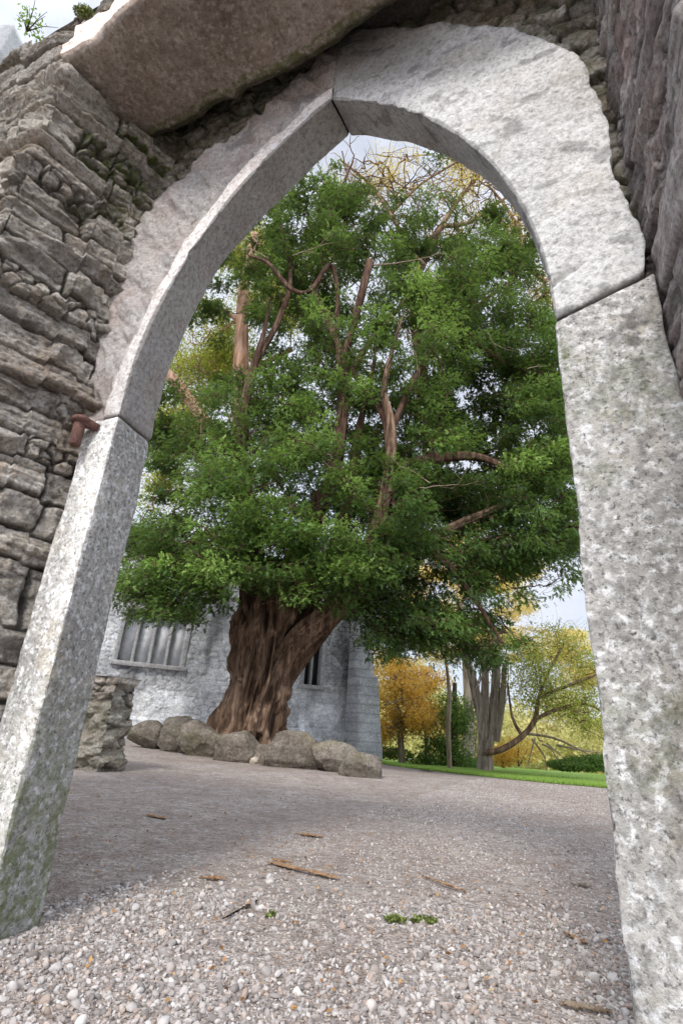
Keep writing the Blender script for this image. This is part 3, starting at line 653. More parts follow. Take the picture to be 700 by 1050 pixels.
# stub of ruined wall beyond the left jamb
stub = thing('ruined_wall_stub', at(100, 797, 5.), 'low broken stub of mossy drystone wall beyond the left jamb', 'wall')
def stub_mesh():
    A_ = at(128, 792, 6.6); B_ = at(20, 792, 5.6)
    # footprint: from the visible corner going left/back
    base = at(98, 797, 6.1); dirv = UV; th_ = .34
    hgt_ = at(128, 694, 6.2)[2]
    st = .016; loop = [(0, 0), (-2.8, 0), (-2.8, th_), (0, th_), (0, 0)]
    loop = np.array(loop, float); seg = np.linalg.norm(np.diff(loop, axis=0), axis=1); L = np.concatenate([[0], np.cumsum(seg)])
    l = np.arange(0, L[-1], st); z = np.arange(-.05, hgt_, st); Lg, Zg = np.meshgrid(l, z, indexing='ij')
    a = np.interp(l, L, loop[:, 0]); b = np.interp(l, L, loop[:, 1])
    P3 = np.stack([Lg, Zg, Lg * 0], -1)
    e, r, cx, cz = cells(Lg + .05 * fbm(P3, 3, 3, 7), Zg + .04 * fbm(P3, 2, 3, 8), .35, .11, 90, p=5.)
    crev = (1 - smooth(0, .02, e * .11)) * smooth(-.2, .2, fbm(P3, 4, 2, 55))
    h = (r[0] - .5) * .09 - crev * .04 + fbm(P3 * np.array([1, 2, 1]), 5, 5, 3) * .1
    h = h + .035 * smooth(hgt_ - .1, hgt_ - .07, Zg) * (1 + 1.5 * fbm(P3, 3, 2, 6))
    ca, cb = -1.4, th_ / 2
    na = a - ca; nb_ = b - cb; na = np.sign(na) * (np.abs(a - (-1.4)) > 1.39); nb2 = np.sign(nb_) * (np.abs(nb_) > th_ / 2 - .01)
    cn = np.hypot(na, nb2) + 1e-6; na, nb2 = na / cn, nb2 / cn
    aa = a[:, None] + na[:, None] * h; bb = b[:, None] + nb2[:, None] * h
    V = base + aa[..., None] * UV + bb[..., None] * NV; V[..., 2] = Zg
    c = np.zeros(V.shape); c[..., 0] = .1 + .45 * r[1] + .2 * smooth(hgt_ - .1, hgt_ - .05, Zg); c[..., 1] = crev * .9; c[..., 2] = .4 * smooth(hgt_ - .05, .6, Zg)
    F = gridF(len(l), len(z), True)[:, ::-1]
    # lid
    nl, nz = len(l), len(z); m = V[:, -1].mean(0) + np.array([0, 0, .03]); VV = np.concatenate([V.reshape(-1, 3), m[None]]); i = np.arange(nl); j = (i + 1) % nl
    lid = np.stack([i * nz + nz - 1, j * nz + nz - 1, i * 0 + len(VV) - 1], -1)
    C = np.concatenate([c.reshape(-1, 3), [[.6, 0, .2]]])
    return VV, np.concatenate([tri(F), lid]), C
V, F, c = stub_mesh(); mesh_np('masonry', V, F, M_rub, stub, c)

# ------------------------------------------------------------------ abbey building
abbey = thing('abbey_building', at(250, 760, 14), 'grey limestone abbey range with traceried window behind the yew', 'building')
A0 = at(60, 753, 12.9); B0 = at(362, 767, 16.2); dv = (B0 - A0); dv[2] = 0; LW = np.linalg.norm(dv); dv /= LW; nvw = np.array([dv[1], -dv[0], 0])  # towards camera
A0 = A0 - dv * 5; LW += 5; A0[2] = 0
def Wb(l, o_, z): 
    l, o_, z = np.broadcast_arrays(np.asarray(l, float), np.asarray(o_, float), np.asarray(z, float))
    return A0 + l[..., None] * dv + o_[..., None] * nvw + z[..., None] * np.array([0, 0, 1.])
def on_b(px, py):
    r = ray(px, py); o_ = np.array([0, 0, H]); t = ((A0 - o_) @ nvw) / (r @ nvw); P = o_ + r * t; return (P - A0) @ dv, P[2]
wl0, wz0 = on_b(117, 681); wl1, wz1 = on_b(187, 683); _, wz2 = on_b(165, 628)
w1 = (wl0, wl1, .5 * (wz0 + wz1) - .0, wz2)
rl0, rz0 = on_b(309, 703); rl1, _ = on_b(329, 703); _, rz1 = on_b(320, 655)
w2 = (rl0, rl1, rz0, rz1)
HB = on_b(130, 548)[1]
st = .026; l = np.arange(0, LW, st); z = np.arange(-.9, HB, st); Lg, Zg = np.meshgrid(l, z, indexing='ij'); P3 = np.stack([Lg, Zg, Lg * 0], -1)
e, r, cx, cz = cells(Lg + .05 * fbm(P3, 2, 3, 1), Zg + .03 * fbm(P3, 2, 3, 2), .26, .105, 33, p=5.)
crev = (1 - smooth(0, .018, e * .105)) * smooth(-.45, .1, fbm(P3, 1.6, 3, 66)); h = (r[0] - .5) * .02 - crev * .014 + fbm(P3, 4, 4, 5) * .03
bat = .10 * smooth(1.2, .2, Zg) + .07 * smooth(.5, .42, Zg)
V = Wb(Lg, h + bat, Zg); c = np.zeros(V.shape)
stain = smooth(-.05, .3, fbm(P3 * np.array([1.6, .3, 1]), 1.3, 5, 12))
c[..., 0] = .45 + .35 * r[1] - .5 * stain + .6 * smooth(0, .3, fbm(P3, 1.3, 3, 15)); c[..., 1] = crev * .6 + .55 * stain * smooth(-.3, .3, fbm(P3 * np.array([3, .5, 1]), 1.2, 3, 67))
F = gridF(len(l), len(z)); lc_ = Lg.ravel()[F].mean(1); zc_ = Zg.ravel()[F].mean(1)
inw = np.zeros(len(F), bool)
for a, b, z0_, z1_ in (w1, w2): inw |= (lc_ > a) & (lc_ < b) & (zc_ > z0_) & (zc_ < z1_)
mesh_np('wall', V, F[~inw], M_abbey, abbey, c.reshape(-1, 3))
def bbox(l0, l1, o0, o1, z0, z1):
    V = np.array([Wb(a, b, c_) for a in (l0, l1) for b in (o0, o1) for c_ in (z0, z1)])
    return V, np.array([(0, 1, 3, 2), (4, 6, 7, 5), (0, 4, 5, 1), (2, 3, 7, 6), (0, 2, 6, 4), (1, 5, 7, 3)])
def bevelled(name, parts, mat, parent, bev=.01):
    V, F, _ = join(parts); o = mesh_np(name, V, F, mat, parent, np.tile([[.5, 0, 0]], (len(V), 1)), smooth_=False)
    m = o.modifiers.new('b', 'BEVEL'); m.width = bev; m.segments = 2; return o
bevelled('core', [bbox(-.2, LW + .1, -.95, -.45, -.9, HB + .02)], M_abbey, abbey)
for (a, b, z0_, z1_), nl_, gm in ((w1, 4, M_glass), (w2, 2, M_dark)):
    win = bevelled('window', [bbox(a - .06, a + .05, -.44, .045, z0_ - .02, z1_ + .05), bbox(b - .05, b + .06, -.44, .045, z0_ - .02, z1_ + .05), bbox(a - .055, b + .055, -.43, .05, z1_ - .02, z1_ + .1), bbox(a - .1, b + .1, -.42, .1, z0_ - .07, z0_ + .04)], M_dress, abbey, .015)
    step = (b - a) / nl_
    for q in range(1, nl_): bevelled('mullion', [bbox(a + step * q - .04, a + step * q + .04, -.3, -.06, z0_ + .03, z1_ + .03)], M_dress, win, .03)
    for q in range(nl_):
        V, F = bbox(a + step * q + .02, a + step * (q + 1) - .02, -.24, -.22, z0_ + .03, z1_); mesh_np('pane', V, F, gm, win, smooth_=False)
# stepped and battered buttress at the right corner
bl0, bz0 = on_b(352, 767); bl1, _ = on_b(381, 767); tl0, tz = on_b(360, 655); tl1, _ = on_b(377, 655)
pr = []
zz = np.arange(-.9, HB, .04); loopn = []
nz = len(zz); per = []
for zq in zz:
    t = np.clip((zq) / 3.2, 0, 1); w0 = bl0; w1_ = bl1 + .22 * (1 - t) ** 1.2 - .32 ; dep = .75 * (1 - .35 * t) - .18 * (zq > 2.0)
    pts = [(w0, 0.)] + [(w0, dep * a) for a in (.3, .6, 1.)] + [(w0 + (w1_ - w0) * a, dep) for a in (.15, .3, .45, .6, .8, 1.)] + [(w1_, dep * a) for a in (.7, .4, .1, -.3, -.7)]
    per.append(pts)
per = np.array(per); V = Wb(per[..., 0], per[..., 1], zz[:, None] + 0 * per[..., 0]); P3 = V
d = fbm(P3, 3, 4, 44) * .03; V = V + nvw * d[..., None]
c = np.zeros(V.shape); c[..., 0] = .25 + .3 * rnd((zz / .22).astype(int)[:, None] + 0 * per[..., 0].astype(int), (per[..., 0] * 2.6).astype(int)); c[..., 1] = .4 * (np.mod(zz, .24) < .03)[:, None]
mesh_np('buttress', V, gridF(nz, per.shape[1]), M_abbey, abbey, c.reshape(-1, 3))
# side wall running back, plinth course at the left
V, F = bbox(LW + .0, LW + .2, -9, -.44, -1.2, HB); bevelled('side_wall', [(V, F)], M_abbey, abbey)
bevelled('plinth', [bbox(0, LW - .4, .0, .26, -.2, .13)], M_abbey, abbey, .02)
bevelled('roof', [bbox(-.3, LW + .3, -.3, .06, HB - .03, HB + .12)], M_abbey, abbey, .02)
# sunlit gable of another range, just showing above it at the left
gb = thing('abbey_gable', at(125, 560, 17), 'sunlit pale gable wall half hidden behind the left jamb', 'building')
gA = at(95, 640, 16.5); gB = at(148, 640, 19.5); gd = gB - gA; gd[2] = 0; gl = np.linalg.norm(gd); gd /= gl; gn = np.array([gd[1], -gd[0], 0]); gz = at(135, 545, 18)[2]
l = np.arange(-1.5, gl, .05); z = np.arange(0, gz, .05); Lg, Zg = np.meshgrid(l, z, indexing='ij'); P3 = np.stack([Lg, Zg, Lg * 0], -1)
e, r, cx, cz = cells(Lg, Zg, .4, .2, 35); V = gA * np.array([1, 1, 0]) + Lg[..., None] * gd + gn * ((r[0] - .5) * .05 + fbm(P3, 3, 3, 3) * .04)[..., None] + Zg[..., None] * np.array([0, 0, 1.])
c = np.zeros(V.shape); c[..., 0] = .6 + .5 * r[1]; c[..., 1] = .4 * (1 - smooth(0, .03, e * .2)); mesh_np('wall', V, gridF(len(l), len(z)), M_abbey, gb, c.reshape(-1, 3))
# scrap of far tower at the very top left
tw = thing('abbey_tower', at(-20, 60, 25), 'scrap of distant abbey tower at the upper left beyond the wall top', 'tower')
a_ = at(5, 44, 25.); tz_ = at(2, 24, 25.)[2]; nn_ = 40
zz_ = np.linspace(0, tz_, 160); per = [(-3.4, 3.), (-3.4, 0.), (-1.7, 0), (0, 0.), (0, 1.5), (0, 3.), (-3.4, 3.)]
V = np.array([[(a_[0] + p_[0] + .15 * (zq < tz_ * .93) * (p_[0] == 0) * -1, 25 + p_[1], zq) for p_ in per] for zq in zz_]); V = V + .03 * fbm(V, 1.2, 3, 4)[..., None]
V = np.concatenate([V, np.repeat(V[-1:].mean(1, keepdims=True), 7, 1)]); c = np.zeros(V.shape); c[..., 0] = .7
mesh_np('wall', V, gridF(161, 7), M_abbey, tw, c.reshape(-1, 3))

# ------------------------------------------------------------------ boulders round the yew
def boulder(px, py_base, py_top, wpx, Y, seed, label, squash=.8, block=0.):
    b = at(px, py_base, Y); tpt = at(px, py_top, Y + .15); hgt_ = max(.2, tpt[2] - b[2]); wd = wpx * Y * .93 / 540
    v, f = ico(5); sg = 2.4 + block * 2; d = v / (np.sum(np.abs(v) ** sg, 1, keepdims=True) ** (1 / sg))
    rg = np.random.default_rng(seed)
    for _ in range(9):
        nn = rg.normal(size=3); nn /= np.linalg.norm(nn); cut = rg.uniform(.58, .92); d = d - (np.maximum(0, d @ nn - cut) * .95)[:, None] * nn
    d = d * (1 + .13 * fbm(d, 1.1, 3, seed) + .06 * fbm(d, 4, 4, seed + 2) + .02 * fbm(d, 16, 3, seed + 4))[:, None]
    V = d * np.array([wd * .575, wd * squash * .54, hgt_ * .72])
    a = rg.uniform(-.4, .4); V = np.stack([V[:, 0] * math.cos(a) - V[:, 1] * math.sin(a), V[:, 0] * math.sin(a) + V[:, 1] * math.cos(a), V[:, 2]], -1)
    V += np.array([b[0], b[1] + wd * squash * .3, b[2] + hgt_ * .40])
    c = np.zeros(V.shape); c[:, 0] = .45 + .4 * fbm(V, 2, 3, seed) + .25 * smooth(b[2] + .2, b[2] + hgt_, V[:, 2]); c[:, 2] = .15 * (fbm(V, 3, 2, seed + 9) > .1)  # tops coloured lighter, painted as lit from above
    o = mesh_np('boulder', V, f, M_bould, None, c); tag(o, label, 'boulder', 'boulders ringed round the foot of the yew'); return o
def gY(px, py):                                      # distance at which a pixel meets flat ground
    r = ray(px, py); return H / -r[2] * r[1]
for (px, pb, pt, wpx, Y, lab, sq, bl) in [
    (149, 766, 741, 34, 10.6, 'small dark boulder at the far left end of the ring', .8, .3),
    (176, 768, 737, 50, 10.1, 'dark boulder sloping up to the left, second of the ring', .8, .1),
    (205, 774, 740, 48, 9.6, 'round brown boulder leaning, left of the yew trunk', .8, 0.),
    (241, 780, 750, 44, 9.0, 'squat rounded boulder directly before the yew trunk', .8, .2),
    (301, 788, 754, 78, 8.4, 'largest smooth oval boulder right of the yew trunk', .6, 0.),
    (270, 784, 765, 34, 9., 'low half buried boulder beside the largest oval one', .8, .1),
    (340, 794, 764, 46, 8.2, 'dark wedge shaped boulder right of the largest oval one', .8, .4),
    (369, 799, 768, 34, 7.7, 'squared lichen spotted block at the right end of the ring', .9, 1.2)]:
    boulder(px, pb, pt, wpx, Y, px, lab, sq, bl)
for px, py, w_, lab in ((179, 770, 9, 'small pale stone lying before the left boulders'), (262, 783, 11, 'little cream stone below the squat boulder')):
    b = edge_pt(px, py); v, f = ico(3); V = v * (1 + .2 * fbm(v, 1.4, 3, px))[:, None] * np.array([.09, .07, .06]) * w_ / 10 + b + np.array([0, 0, .03])
    c = np.zeros(V.shape); c[:, 0] = 1.9; o = mesh_np('loose_stone', V, f, M_bould, None, c); tag(o, lab, 'stone')

# ------------------------------------------------------------------ the yew
yew = thing('yew_tree', YB, 'ancient yew with massive fluted red brown trunk and dense green crown', 'tree')
def curve(pts, n=24):
    P = np.array(pts, float); t = np.linspace(0, len(P) - 1, n); i = np.clip(np.floor(t).astype(int), 0, len(P) - 2); f = (t - i)[:, None]
    Pm = P[np.clip(i - 1, 0, None)]; Pn = P[np.clip(i + 2, None, len(P) - 1)]; a, b = P[i], P[i + 1]
    return .5 * ((2 * a) + (b - Pm) * f + (2 * Pm - 5 * a + 4 * b - Pn) * f ** 2 + (3 * a - Pm - 3 * b + Pn) * f ** 3)
def limb(pts, seg=20, n=40, flute=.12, seed=0, nfl=7):
    """pts: (px,py,Y,width in px)"""
    C = curve([at(*p[:3]) for p in pts], n); rr = curve([[p[3] * p[2] * .93 / 540 / 2, 0, 0] for p in pts], n)[:, 0]
    t = np.gradient(C, axis=0); t /= np.linalg.norm(t, axis=1, keepdims=True); ref = np.array([0, 1., 0]); a = np.cross(t, ref); a /= np.linalg.norm(a, axis=1, keepdims=True); b = np.cross(t, a)
    th = np.linspace(0, 2 * np.pi, seg, endpoint=False); Lr = np.linspace(0, n / 40 * 3, n)[:, None]
    base = np.stack([np.cos(th)[None] * 1.6 + 0 * Lr, np.sin(th)[None] * 1.6 + 0 * Lr, Lr * .55 + 0 * th[None]], -1)
    f_ = fbm(base, 1.4, 3, seed) ; ridge = 1 - np.abs(fbm(base * np.array([1, 1, .35]), 2.6, 3, seed + 3)) * 3.4
    rad = rr[:, None] * (1 + flute * (ridge - .5) + flute * 1.2 * f_ + .03 * fbm(base, 12, 2, seed + 5))
    V = C[:, None] + (a[:, None] * np.cos(th)[None, :, None] + b[:, None] * np.sin(th)[None, :, None]) * rad[..., None]
    i = np.arange(n - 1)[:, None]; j = np.arange(seg)[None]; j2 = (j + 1) % seg
    F = np.stack([i * seg + j, i * seg + j2, (i + 1) * seg + j2, (i + 1) * seg + j], -1).reshape(-1, 4)
    V = np.concatenate([V.reshape(-1, 3), C[-1:]]); jj = np.arange(seg); F = np.concatenate([F, np.stack([(n - 1) * seg + jj, (n - 1) * seg + (jj + 1) % seg, jj * 0 + n * seg, jj * 0 + n * seg], -1)])
    return (V, F), C
TY = YB[1]
tr, C0 = limb([(253, 764, TY, 82), (255, 750, TY, 70), (261, 720, TY, 60), (269, 690, TY, 62), (273, 660, TY, 66), (276, 632, TY, 70), (272, 600, TY, 52), (270, 575, TY, 40)], 180, 110, .30, 5)
tr2, C1 = limb([(268, 752, TY - .1, 26), (276, 720, TY - .15, 26), (284, 690, TY - .2, 24), (308, 655, TY - .45, 26), (340, 628, TY - .7, 24), (362, 590, TY - .9, 21), (385, 545, TY - 1., 17), (398, 490, TY - 1.1, 14), (402, 440, TY - 1, 11), (394, 400, TY - .8, 8), (402, 360, TY - .6, 5), (412, 325, TY - .5, 2)], 60, 90, .22, 8)
tr3, C2 = limb([(276, 742, TY + .2, 22), (288, 705, TY + .1, 21), (318, 662, TY, 19), (355, 618, TY - .2, 18), (410, 575, TY - .3, 16), (455, 545, TY - .4, 12), (500, 525, TY - .5, 8), (540, 510, TY - .6, 4)], 48, 80, .2, 9)
V, F = tubes([tr, tr2, tr3]); tk = mesh_np('trunk', V, F, M_yewbark, yew)
skel = [C0, C1, C2]; limbs = []
def addl(pts, seg=20, n=44, fl=.16, seed=0): 
    m, C = limb(pts, seg, n, fl, seed); limbs.append(m); skel.append(C)
addl([(280, 700, TY - .1, 34), (300, 645, TY - .1, 30), (322, 600, TY, 26), (345, 560, TY, 20), (360, 500, TY + .2, 14), (368, 440, TY + .3, 10), (380, 390, TY + .4, 6), (386, 350, TY + .4, 2)], seed=12, n=60, seg=40)
addl([(262, 640, TY, 40), (262, 600, TY, 34), (256, 545, TY - .1, 26), (246, 480, TY, 20), (250, 420, TY, 14), (262, 370, TY, 9), (272, 335, TY, 5), (276, 305, TY, 2)], seed=1)
addl([(285, 630, TY, 34), (300, 580, TY, 28), (322, 530, TY, 23), (343, 480, TY - .1, 19), (351, 430, TY - .1, 16), (352, 395, TY, 13), (345, 350, TY + .2, 10), (322, 300, TY + .5, 7)], seed=2)
addl([(351, 420, TY - .1, 13), (352, 375, TY - .3, 11), (363, 330, TY - .4, 11), (373, 292, TY - .5, 11), (379, 268, TY - .5, 12)], seed=3)
addl([(385, 545, TY - .9, 16), (392, 500, TY - .6, 17), (420, 478, TY - .6, 15), (455, 469, TY - .7, 14), (490, 469, TY - .7, 11), (524, 483, TY - .7, 7), (550, 498, TY - .7, 2)], seed=4)
addl([(400, 470, TY - 1, 12), (395, 430, TY - .7, 12), (372, 395, TY - .3, 9), (352, 372, TY, 8)], seed=5)
addl([(402, 440, TY - 1, 9), (430, 380, TY - .6, 8), (470, 330, TY - .2, 6), (520, 290, TY, 4)], seed=6)
addl([(345, 350, TY + .2, 8), (346, 300, TY + .2, 7), (338, 272, TY, 7), (318, 298, TY - .2, 6), (298, 296, TY - .3, 6), (275, 270, TY - .3, 5), (255, 262, TY - .3, 3)], seed=7)
addl([(250, 560, TY - .2, 16), (225, 545, TY - .5, 11), (190, 560, TY - .9, 8), (150, 590, TY - 1.3, 4)], seed=8)
addl([(398, 520, TY - 1, 12), (440, 510, TY + .2, 10), (490, 500, TY + .9, 8), (560, 470, TY + 1.1, 5)], seed=9)
addl([(430, 560, TY - .3, 12), (460, 580, TY - .6, 8), (490, 620, TY - .9, 5), (515, 660, TY - 1, 3)], seed=10)
addl([(350, 400, TY, 9), (380, 350, TY + .8, 8), (420, 300, TY + 1.2, 6), (450, 240, TY + 1.4, 4)], seed=11)

PADS = [  # cx, cy, rx, ry, count, near Y, far Y
    (320, 520, 120, 80, 74, TY - 2.3, TY - .4), (205, 540, 62, 58, 34, TY - 1.7, TY), (172, 608, 52, 30, 26, TY - 2, TY - .6), (262, 440, 78, 55, 44, TY - 1.5, TY + .8),
    (235, 600, 36, 22, 10, TY - 1.8, TY - 1), (400, 350, 90, 75, 62, TY - 1.6, TY + 1), (505, 300, 62, 52, 36, TY - 1, TY + 1), (552, 370, 36, 60, 26, TY - 1, TY + 1), (375, 235, 62, 52, 34, TY - .6, TY + 1.6),
    (315, 300, 62, 60, 26, TY, TY + 2), (430, 600, 85, 56, 38, TY - 1.7, TY + .8), (556, 520, 38, 70, 40, TY - 1.3, TY + .8), (400, 640, 60, 30, 26, TY - 1.4, TY + .2), (470, 535, 90, 45, 22, TY - 1.3, TY + .8),
    (330, 592, 70, 20, 20, TY - 1.9, TY - .7), (200, 460, 50, 40, 12, TY, TY + 1.5), (480, 650, 60, 28, 20, TY - 1.2, TY + .2), (430, 450, 60, 40, 22, TY - 1.6, TY), (150, 575, 30, 40, 12, TY - 1.2, TY),
    (380, 390, 170, 120, 100, TY + .8, TY + 2.6), (400, 260, 130, 80, 46, TY + .8, TY + 2.6), (330, 520, 170, 60, 44, TY + .5, TY + 2), (450, 230, 70, 50, 16, TY - .5, TY + 1),
    (290, 245, 50, 50, 26, TY - .2, TY + 2), (500, 250, 50, 40, 22, TY - .2, TY + 1.5), (505, 400, 60, 70, 26, TY + .2, TY + 2), (230, 300, 40, 60, 10, TY + 1, TY + 3), (560, 440, 26, 60, 20, TY - 1, TY + 1), (345, 190, 40, 30, 14, TY, TY + 1.5),
    (172, 440, 34, 50, 14, TY + .2, TY + 2), (160, 540, 30, 40, 10, TY - .5, TY + 1.5), (505, 400, 70, 90, 34, TY + .4, TY + 2.6), (565, 560, 26, 50, 14, TY - 1, TY + .8), (470, 470, 100, 60, 30, TY + .5, TY + 2.4), (420, 180, 60, 26, 12, TY, TY + 1.6), (300, 560, 130, 40, 24, TY - 2.2, TY - .8),
    (500, 525, 85, 60, 44, TY - .8, TY + 2), (545, 455, 45, 50, 26, TY - .6, TY + 1.8), (450, 590, 90, 50, 34, TY - 1, TY + 1.6), (400, 470, 90, 60, 34, TY - .2, TY + 2), (545, 590, 40, 30, 8, TY - .6, TY + 1), (340, 400, 100, 60, 26, TY - .6, TY + 1.5)]
GAPS = [(492, 405, 36, 30, .6), (530, 440, 40, 24, .45), (166, 508, 26, 26, .95), (550, 625, 42, 50, .8), (490, 600, 40, 30, .4), (247, 350, 18, 62, .85), (190, 400, 30, 36, .6), (300, 345, 20, 26, .6), (378, 285, 16, 30, .8), (483, 472, 42, 12, .6), (560, 300, 20, 20, .3), (250, 680, 90, 46, 1.), (335, 660, 40, 40, .85), (262, 640, 26, 40, 1.), (465, 200, 95, 40, .8), (380, 165, 60, 26, .75), (395, 430, 16, 40, .55), (350, 440, 14, 40, .55), (368, 330, 12, 40, .6), (450, 475, 60, 10, .4)]
pads = []
for cx_, cy_, rx_, ry_, cnt, y0_, y1_ in PADS:
    for q in range(int(cnt * 1.75)):
        a = rng.uniform(0, 6.283); r_q = math.sqrt(rng.random()); px = cx_ + rx_ * r_q * math.cos(a); py = cy_ + ry_ * r_q * math.sin(a)
        if any(((px - g_[0]) / g_[2]) ** 2 + ((py - g_[1]) / g_[3]) ** 2 < 1 and rng.random() < g_[4] for g_ in GAPS): continue
        pads.append((at(px, py, rng.uniform(y0_, y1_)), px, py))
addl([(262, 370, TY, 9), (285, 330, TY + .3, 8), (298, 285, TY + .5, 6), (290, 240, TY + .6, 5), (282, 205, TY + .6, 3)], seed=13)
addl([(322, 300, TY + .5, 7), (332, 250, TY + .5, 6), (345, 205, TY + .6, 5), (362, 165, TY + .6, 3)], seed=14)
addl([(470, 330, TY - .2, 7), (505, 365, TY + .3, 6), (545, 385, TY + .4, 4), (570, 420, TY + .4, 3)], seed=15)
V, F = tubes(limbs); mesh_np('limbs', V, F, M_yewlimb, yew)
allsk = np.concatenate([c_[6:-4] for c_ in skel])
pads.sort(key=lambda p_: float(np.min(np.linalg.norm(allsk - p_[0], axis=1))))
twigs = []; SP, SD, ST, SZ = [], [], [], []
for P, px, py in pads:
    dist = (np.linalg.norm(allsk - P, axis=1) + np.maximum(0, allsk[:, 2] - P[2]) * .5) * (1 + .5 * rng.random(len(allsk))) + 1.5 * ((allsk[:, 2] < 1.6)); j = int(np.argmin(dist)); Q = allsk[j]
    mid = (Q + P) / 2 + rng.normal(0, .1, 3) + np.array([0, 0, .12]); L = np.linalg.norm(P - Q)
    mid2 = Q * .3 + P * .7 + rng.normal(0, .09, 3); Cc = curve([Q, mid, mid2, P], 9); Cc[1:-1] += rng.normal(0, .025, (7, 3))
    twigs.append(tube(Cc, np.linspace(min(.03, .010 + .008 * L), .004, 9), 5, caps=False))
    allsk = np.concatenate([allsk, Cc[2:-1:2]])
    out = P - np.array([YB[0] + .8, TY, P[2] - .6]); out /= np.linalg.norm(out) + 1e-6
    pr_ = rng.uniform(.2, .46); ns = int(112 * (pr_ / .38) ** 2)
    drp = .45 if (px > 380 and py > 500) else .15
    for q in range(5):                                     # small boughs inside the pad
        e_ = P + rng.normal(0, 1, 3) * np.array([pr_, pr_, pr_ * .4]); twigs.append(tube(curve([P, (P + e_) / 2 + rng.normal(0, .04, 3), e_], 5), [.004, .0035, .003, .0025, .0015], 3, caps=False))
    d = rng.normal(size=(ns, 3)); d /= np.linalg.norm(d, axis=1, keepdims=True); rr = rng.random(ns) ** .5
    off = d * (rr * np.where(rng.random(ns) < .12, 1.5, 1.))[:, None] * np.array([pr_, pr_, pr_ * .5]); off[:, 2] -= drp * (off[:, 0] ** 2 + off[:, 1] ** 2) / pr_
    SP.append(P + off); dir_ = out * .6 + off / pr_ * .8 + rng.normal(0, .6, (ns, 3)); dir_[:, 2] -= drp; SD.append(dir_)
    pt = rng.random() ** 1.3; ST.append(np.clip(.75 * pt + .25 * rng.random(ns) + .4 * (off[:, 2] / pr_ + .1) - .22 * np.clip(P[1] - TY + .9, -.5, 2) - .03, 0, 1) * (.7 if (px > 380 and py > 480) else 1.)); SZ.append(np.full(ns, rng.uniform(.8, 1.15) * (1.45 if P[1] > TY + .6 else 1.)))  # painted light: pad tops brighter, back and lower right pads shaded darker
V, F = tubes(twigs); mesh_np('branches', V, F, M_yewlimb, yew)
def sprays(SP, SD, tone, size, mat, name, parent, length=.10, nl=5, ll=.036, lw=.0105):
    """feathery yew sprays: an axis with needle clusters to both sides"""
    n = len(SP); d = SD / np.linalg.norm(SD, axis=1, keepdims=True); up = np.tile([0, 0, 1.], (n, 1)) + rng.normal(0, .35, (n, 3)); side = np.cross(d, up); side /= np.linalg.norm(side, axis=1, keepdims=True) + 1e-9; nn = np.cross(side, d)
    Vs = []; Cs = []
    for q in range(nl):
        for sg in (-1, 1):
            t = (q + .5 * rng.random(n)) / nl; axl = t * length * size
            ang = R(42) + rng.normal(0, .2, n); l_ = ll * size * (1.15 - .55 * t) * rng.uniform(.75, 1.2, n); w_ = lw * size * rng.uniform(.8, 1.3, n)
            base = SP + d * axl[:, None] - nn * (.25 * axl * t)[:, None]
            ld = d * np.cos(ang)[:, None] + side * (sg * np.sin(ang))[:, None] + nn * rng.normal(-.1, .22, n)[:, None]
            wd_ = np.cross(ld, nn + rng.normal(0, .3, (n, 3))); wd_ /= np.linalg.norm(wd_, axis=1, keepdims=True) + 1e-9
            tip = base + ld * l_[:, None]; m = base + ld * (l_ * .45)[:, None]
            Vs.append(np.stack([base, m + wd_ * w_[:, None], tip, m - wd_ * w_[:, None]], 1))
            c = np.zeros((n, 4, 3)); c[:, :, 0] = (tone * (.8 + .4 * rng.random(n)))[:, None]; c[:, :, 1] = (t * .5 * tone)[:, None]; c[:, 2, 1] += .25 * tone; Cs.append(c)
    V = np.concatenate(Vs).reshape(-1, 3); C = np.concatenate(Cs).reshape(-1, 3); F = np.arange(len(V)).reshape(-1, 4)
    return mesh_np(name, V, F, mat, parent, np.clip(C, 0, 1), smooth_=False)
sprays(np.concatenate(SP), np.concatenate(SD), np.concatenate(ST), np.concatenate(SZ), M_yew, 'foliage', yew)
# bare dead twigs inside the crown
dead = []
def crooked(P, d, L, r, depth, lst, n=6, wig=.35):
    pts = [P]; d = d / np.linalg.norm(d)
    for q in range(n):
        d = d + rng.normal(0, wig, 3) * .5; d /= np.linalg.norm(d); pts.append(pts[-1] + d * L / n)
    lst.append(tube(np.array(pts), np.linspace(r, r * .45, n + 1), 5 if r > .008 else 3, caps=False))
    if depth > 0:
        for q in range(rng.integers(2, 4)):
            k_ = rng.integers(2, n + 1); dd = d + rng.normal(0, .7, 3); crooked(pts[k_], dd, L * rng.uniform(.4, .7), r * .5, depth - 1, lst, n, wig)
for px, py, Y, dx, dz, L, r in [(379, 272, TY - .5, 1, .03, 1.3, .022), (300, 262, TY - .8, .9, .5, 1.0, .012), (275, 265, TY - .5, -.8, .5, .8, .012), (430, 500, TY - 1.4, .8, -.3, .7, .012), (440, 495, TY - 1.5, -.9, .1, .6, .01), (400, 320, TY - 1.2, .2, -1, 1.1, .008), (500, 340, TY - .9, .3, -1, .8, .009), (355, 350, TY - .9, .3, -1, .9, .008), (540, 378, TY - .9, .8, .1, .4, .012), (350, 300, TY - .7, .8, -.5, .7, .01), (330, 470, TY - 2.2, .1, -1, .6, .006), (420, 345, TY - 1, -.2, -1, 1., .008)]:
    crooked(at(px, py, Y), np.array([dx, -.1, dz]), L, r, 2 if L > .65 else 1, dead)
    V, F = tubes(dead); mesh_np('dead_twig', V, F, M_twig, yew); dead = []

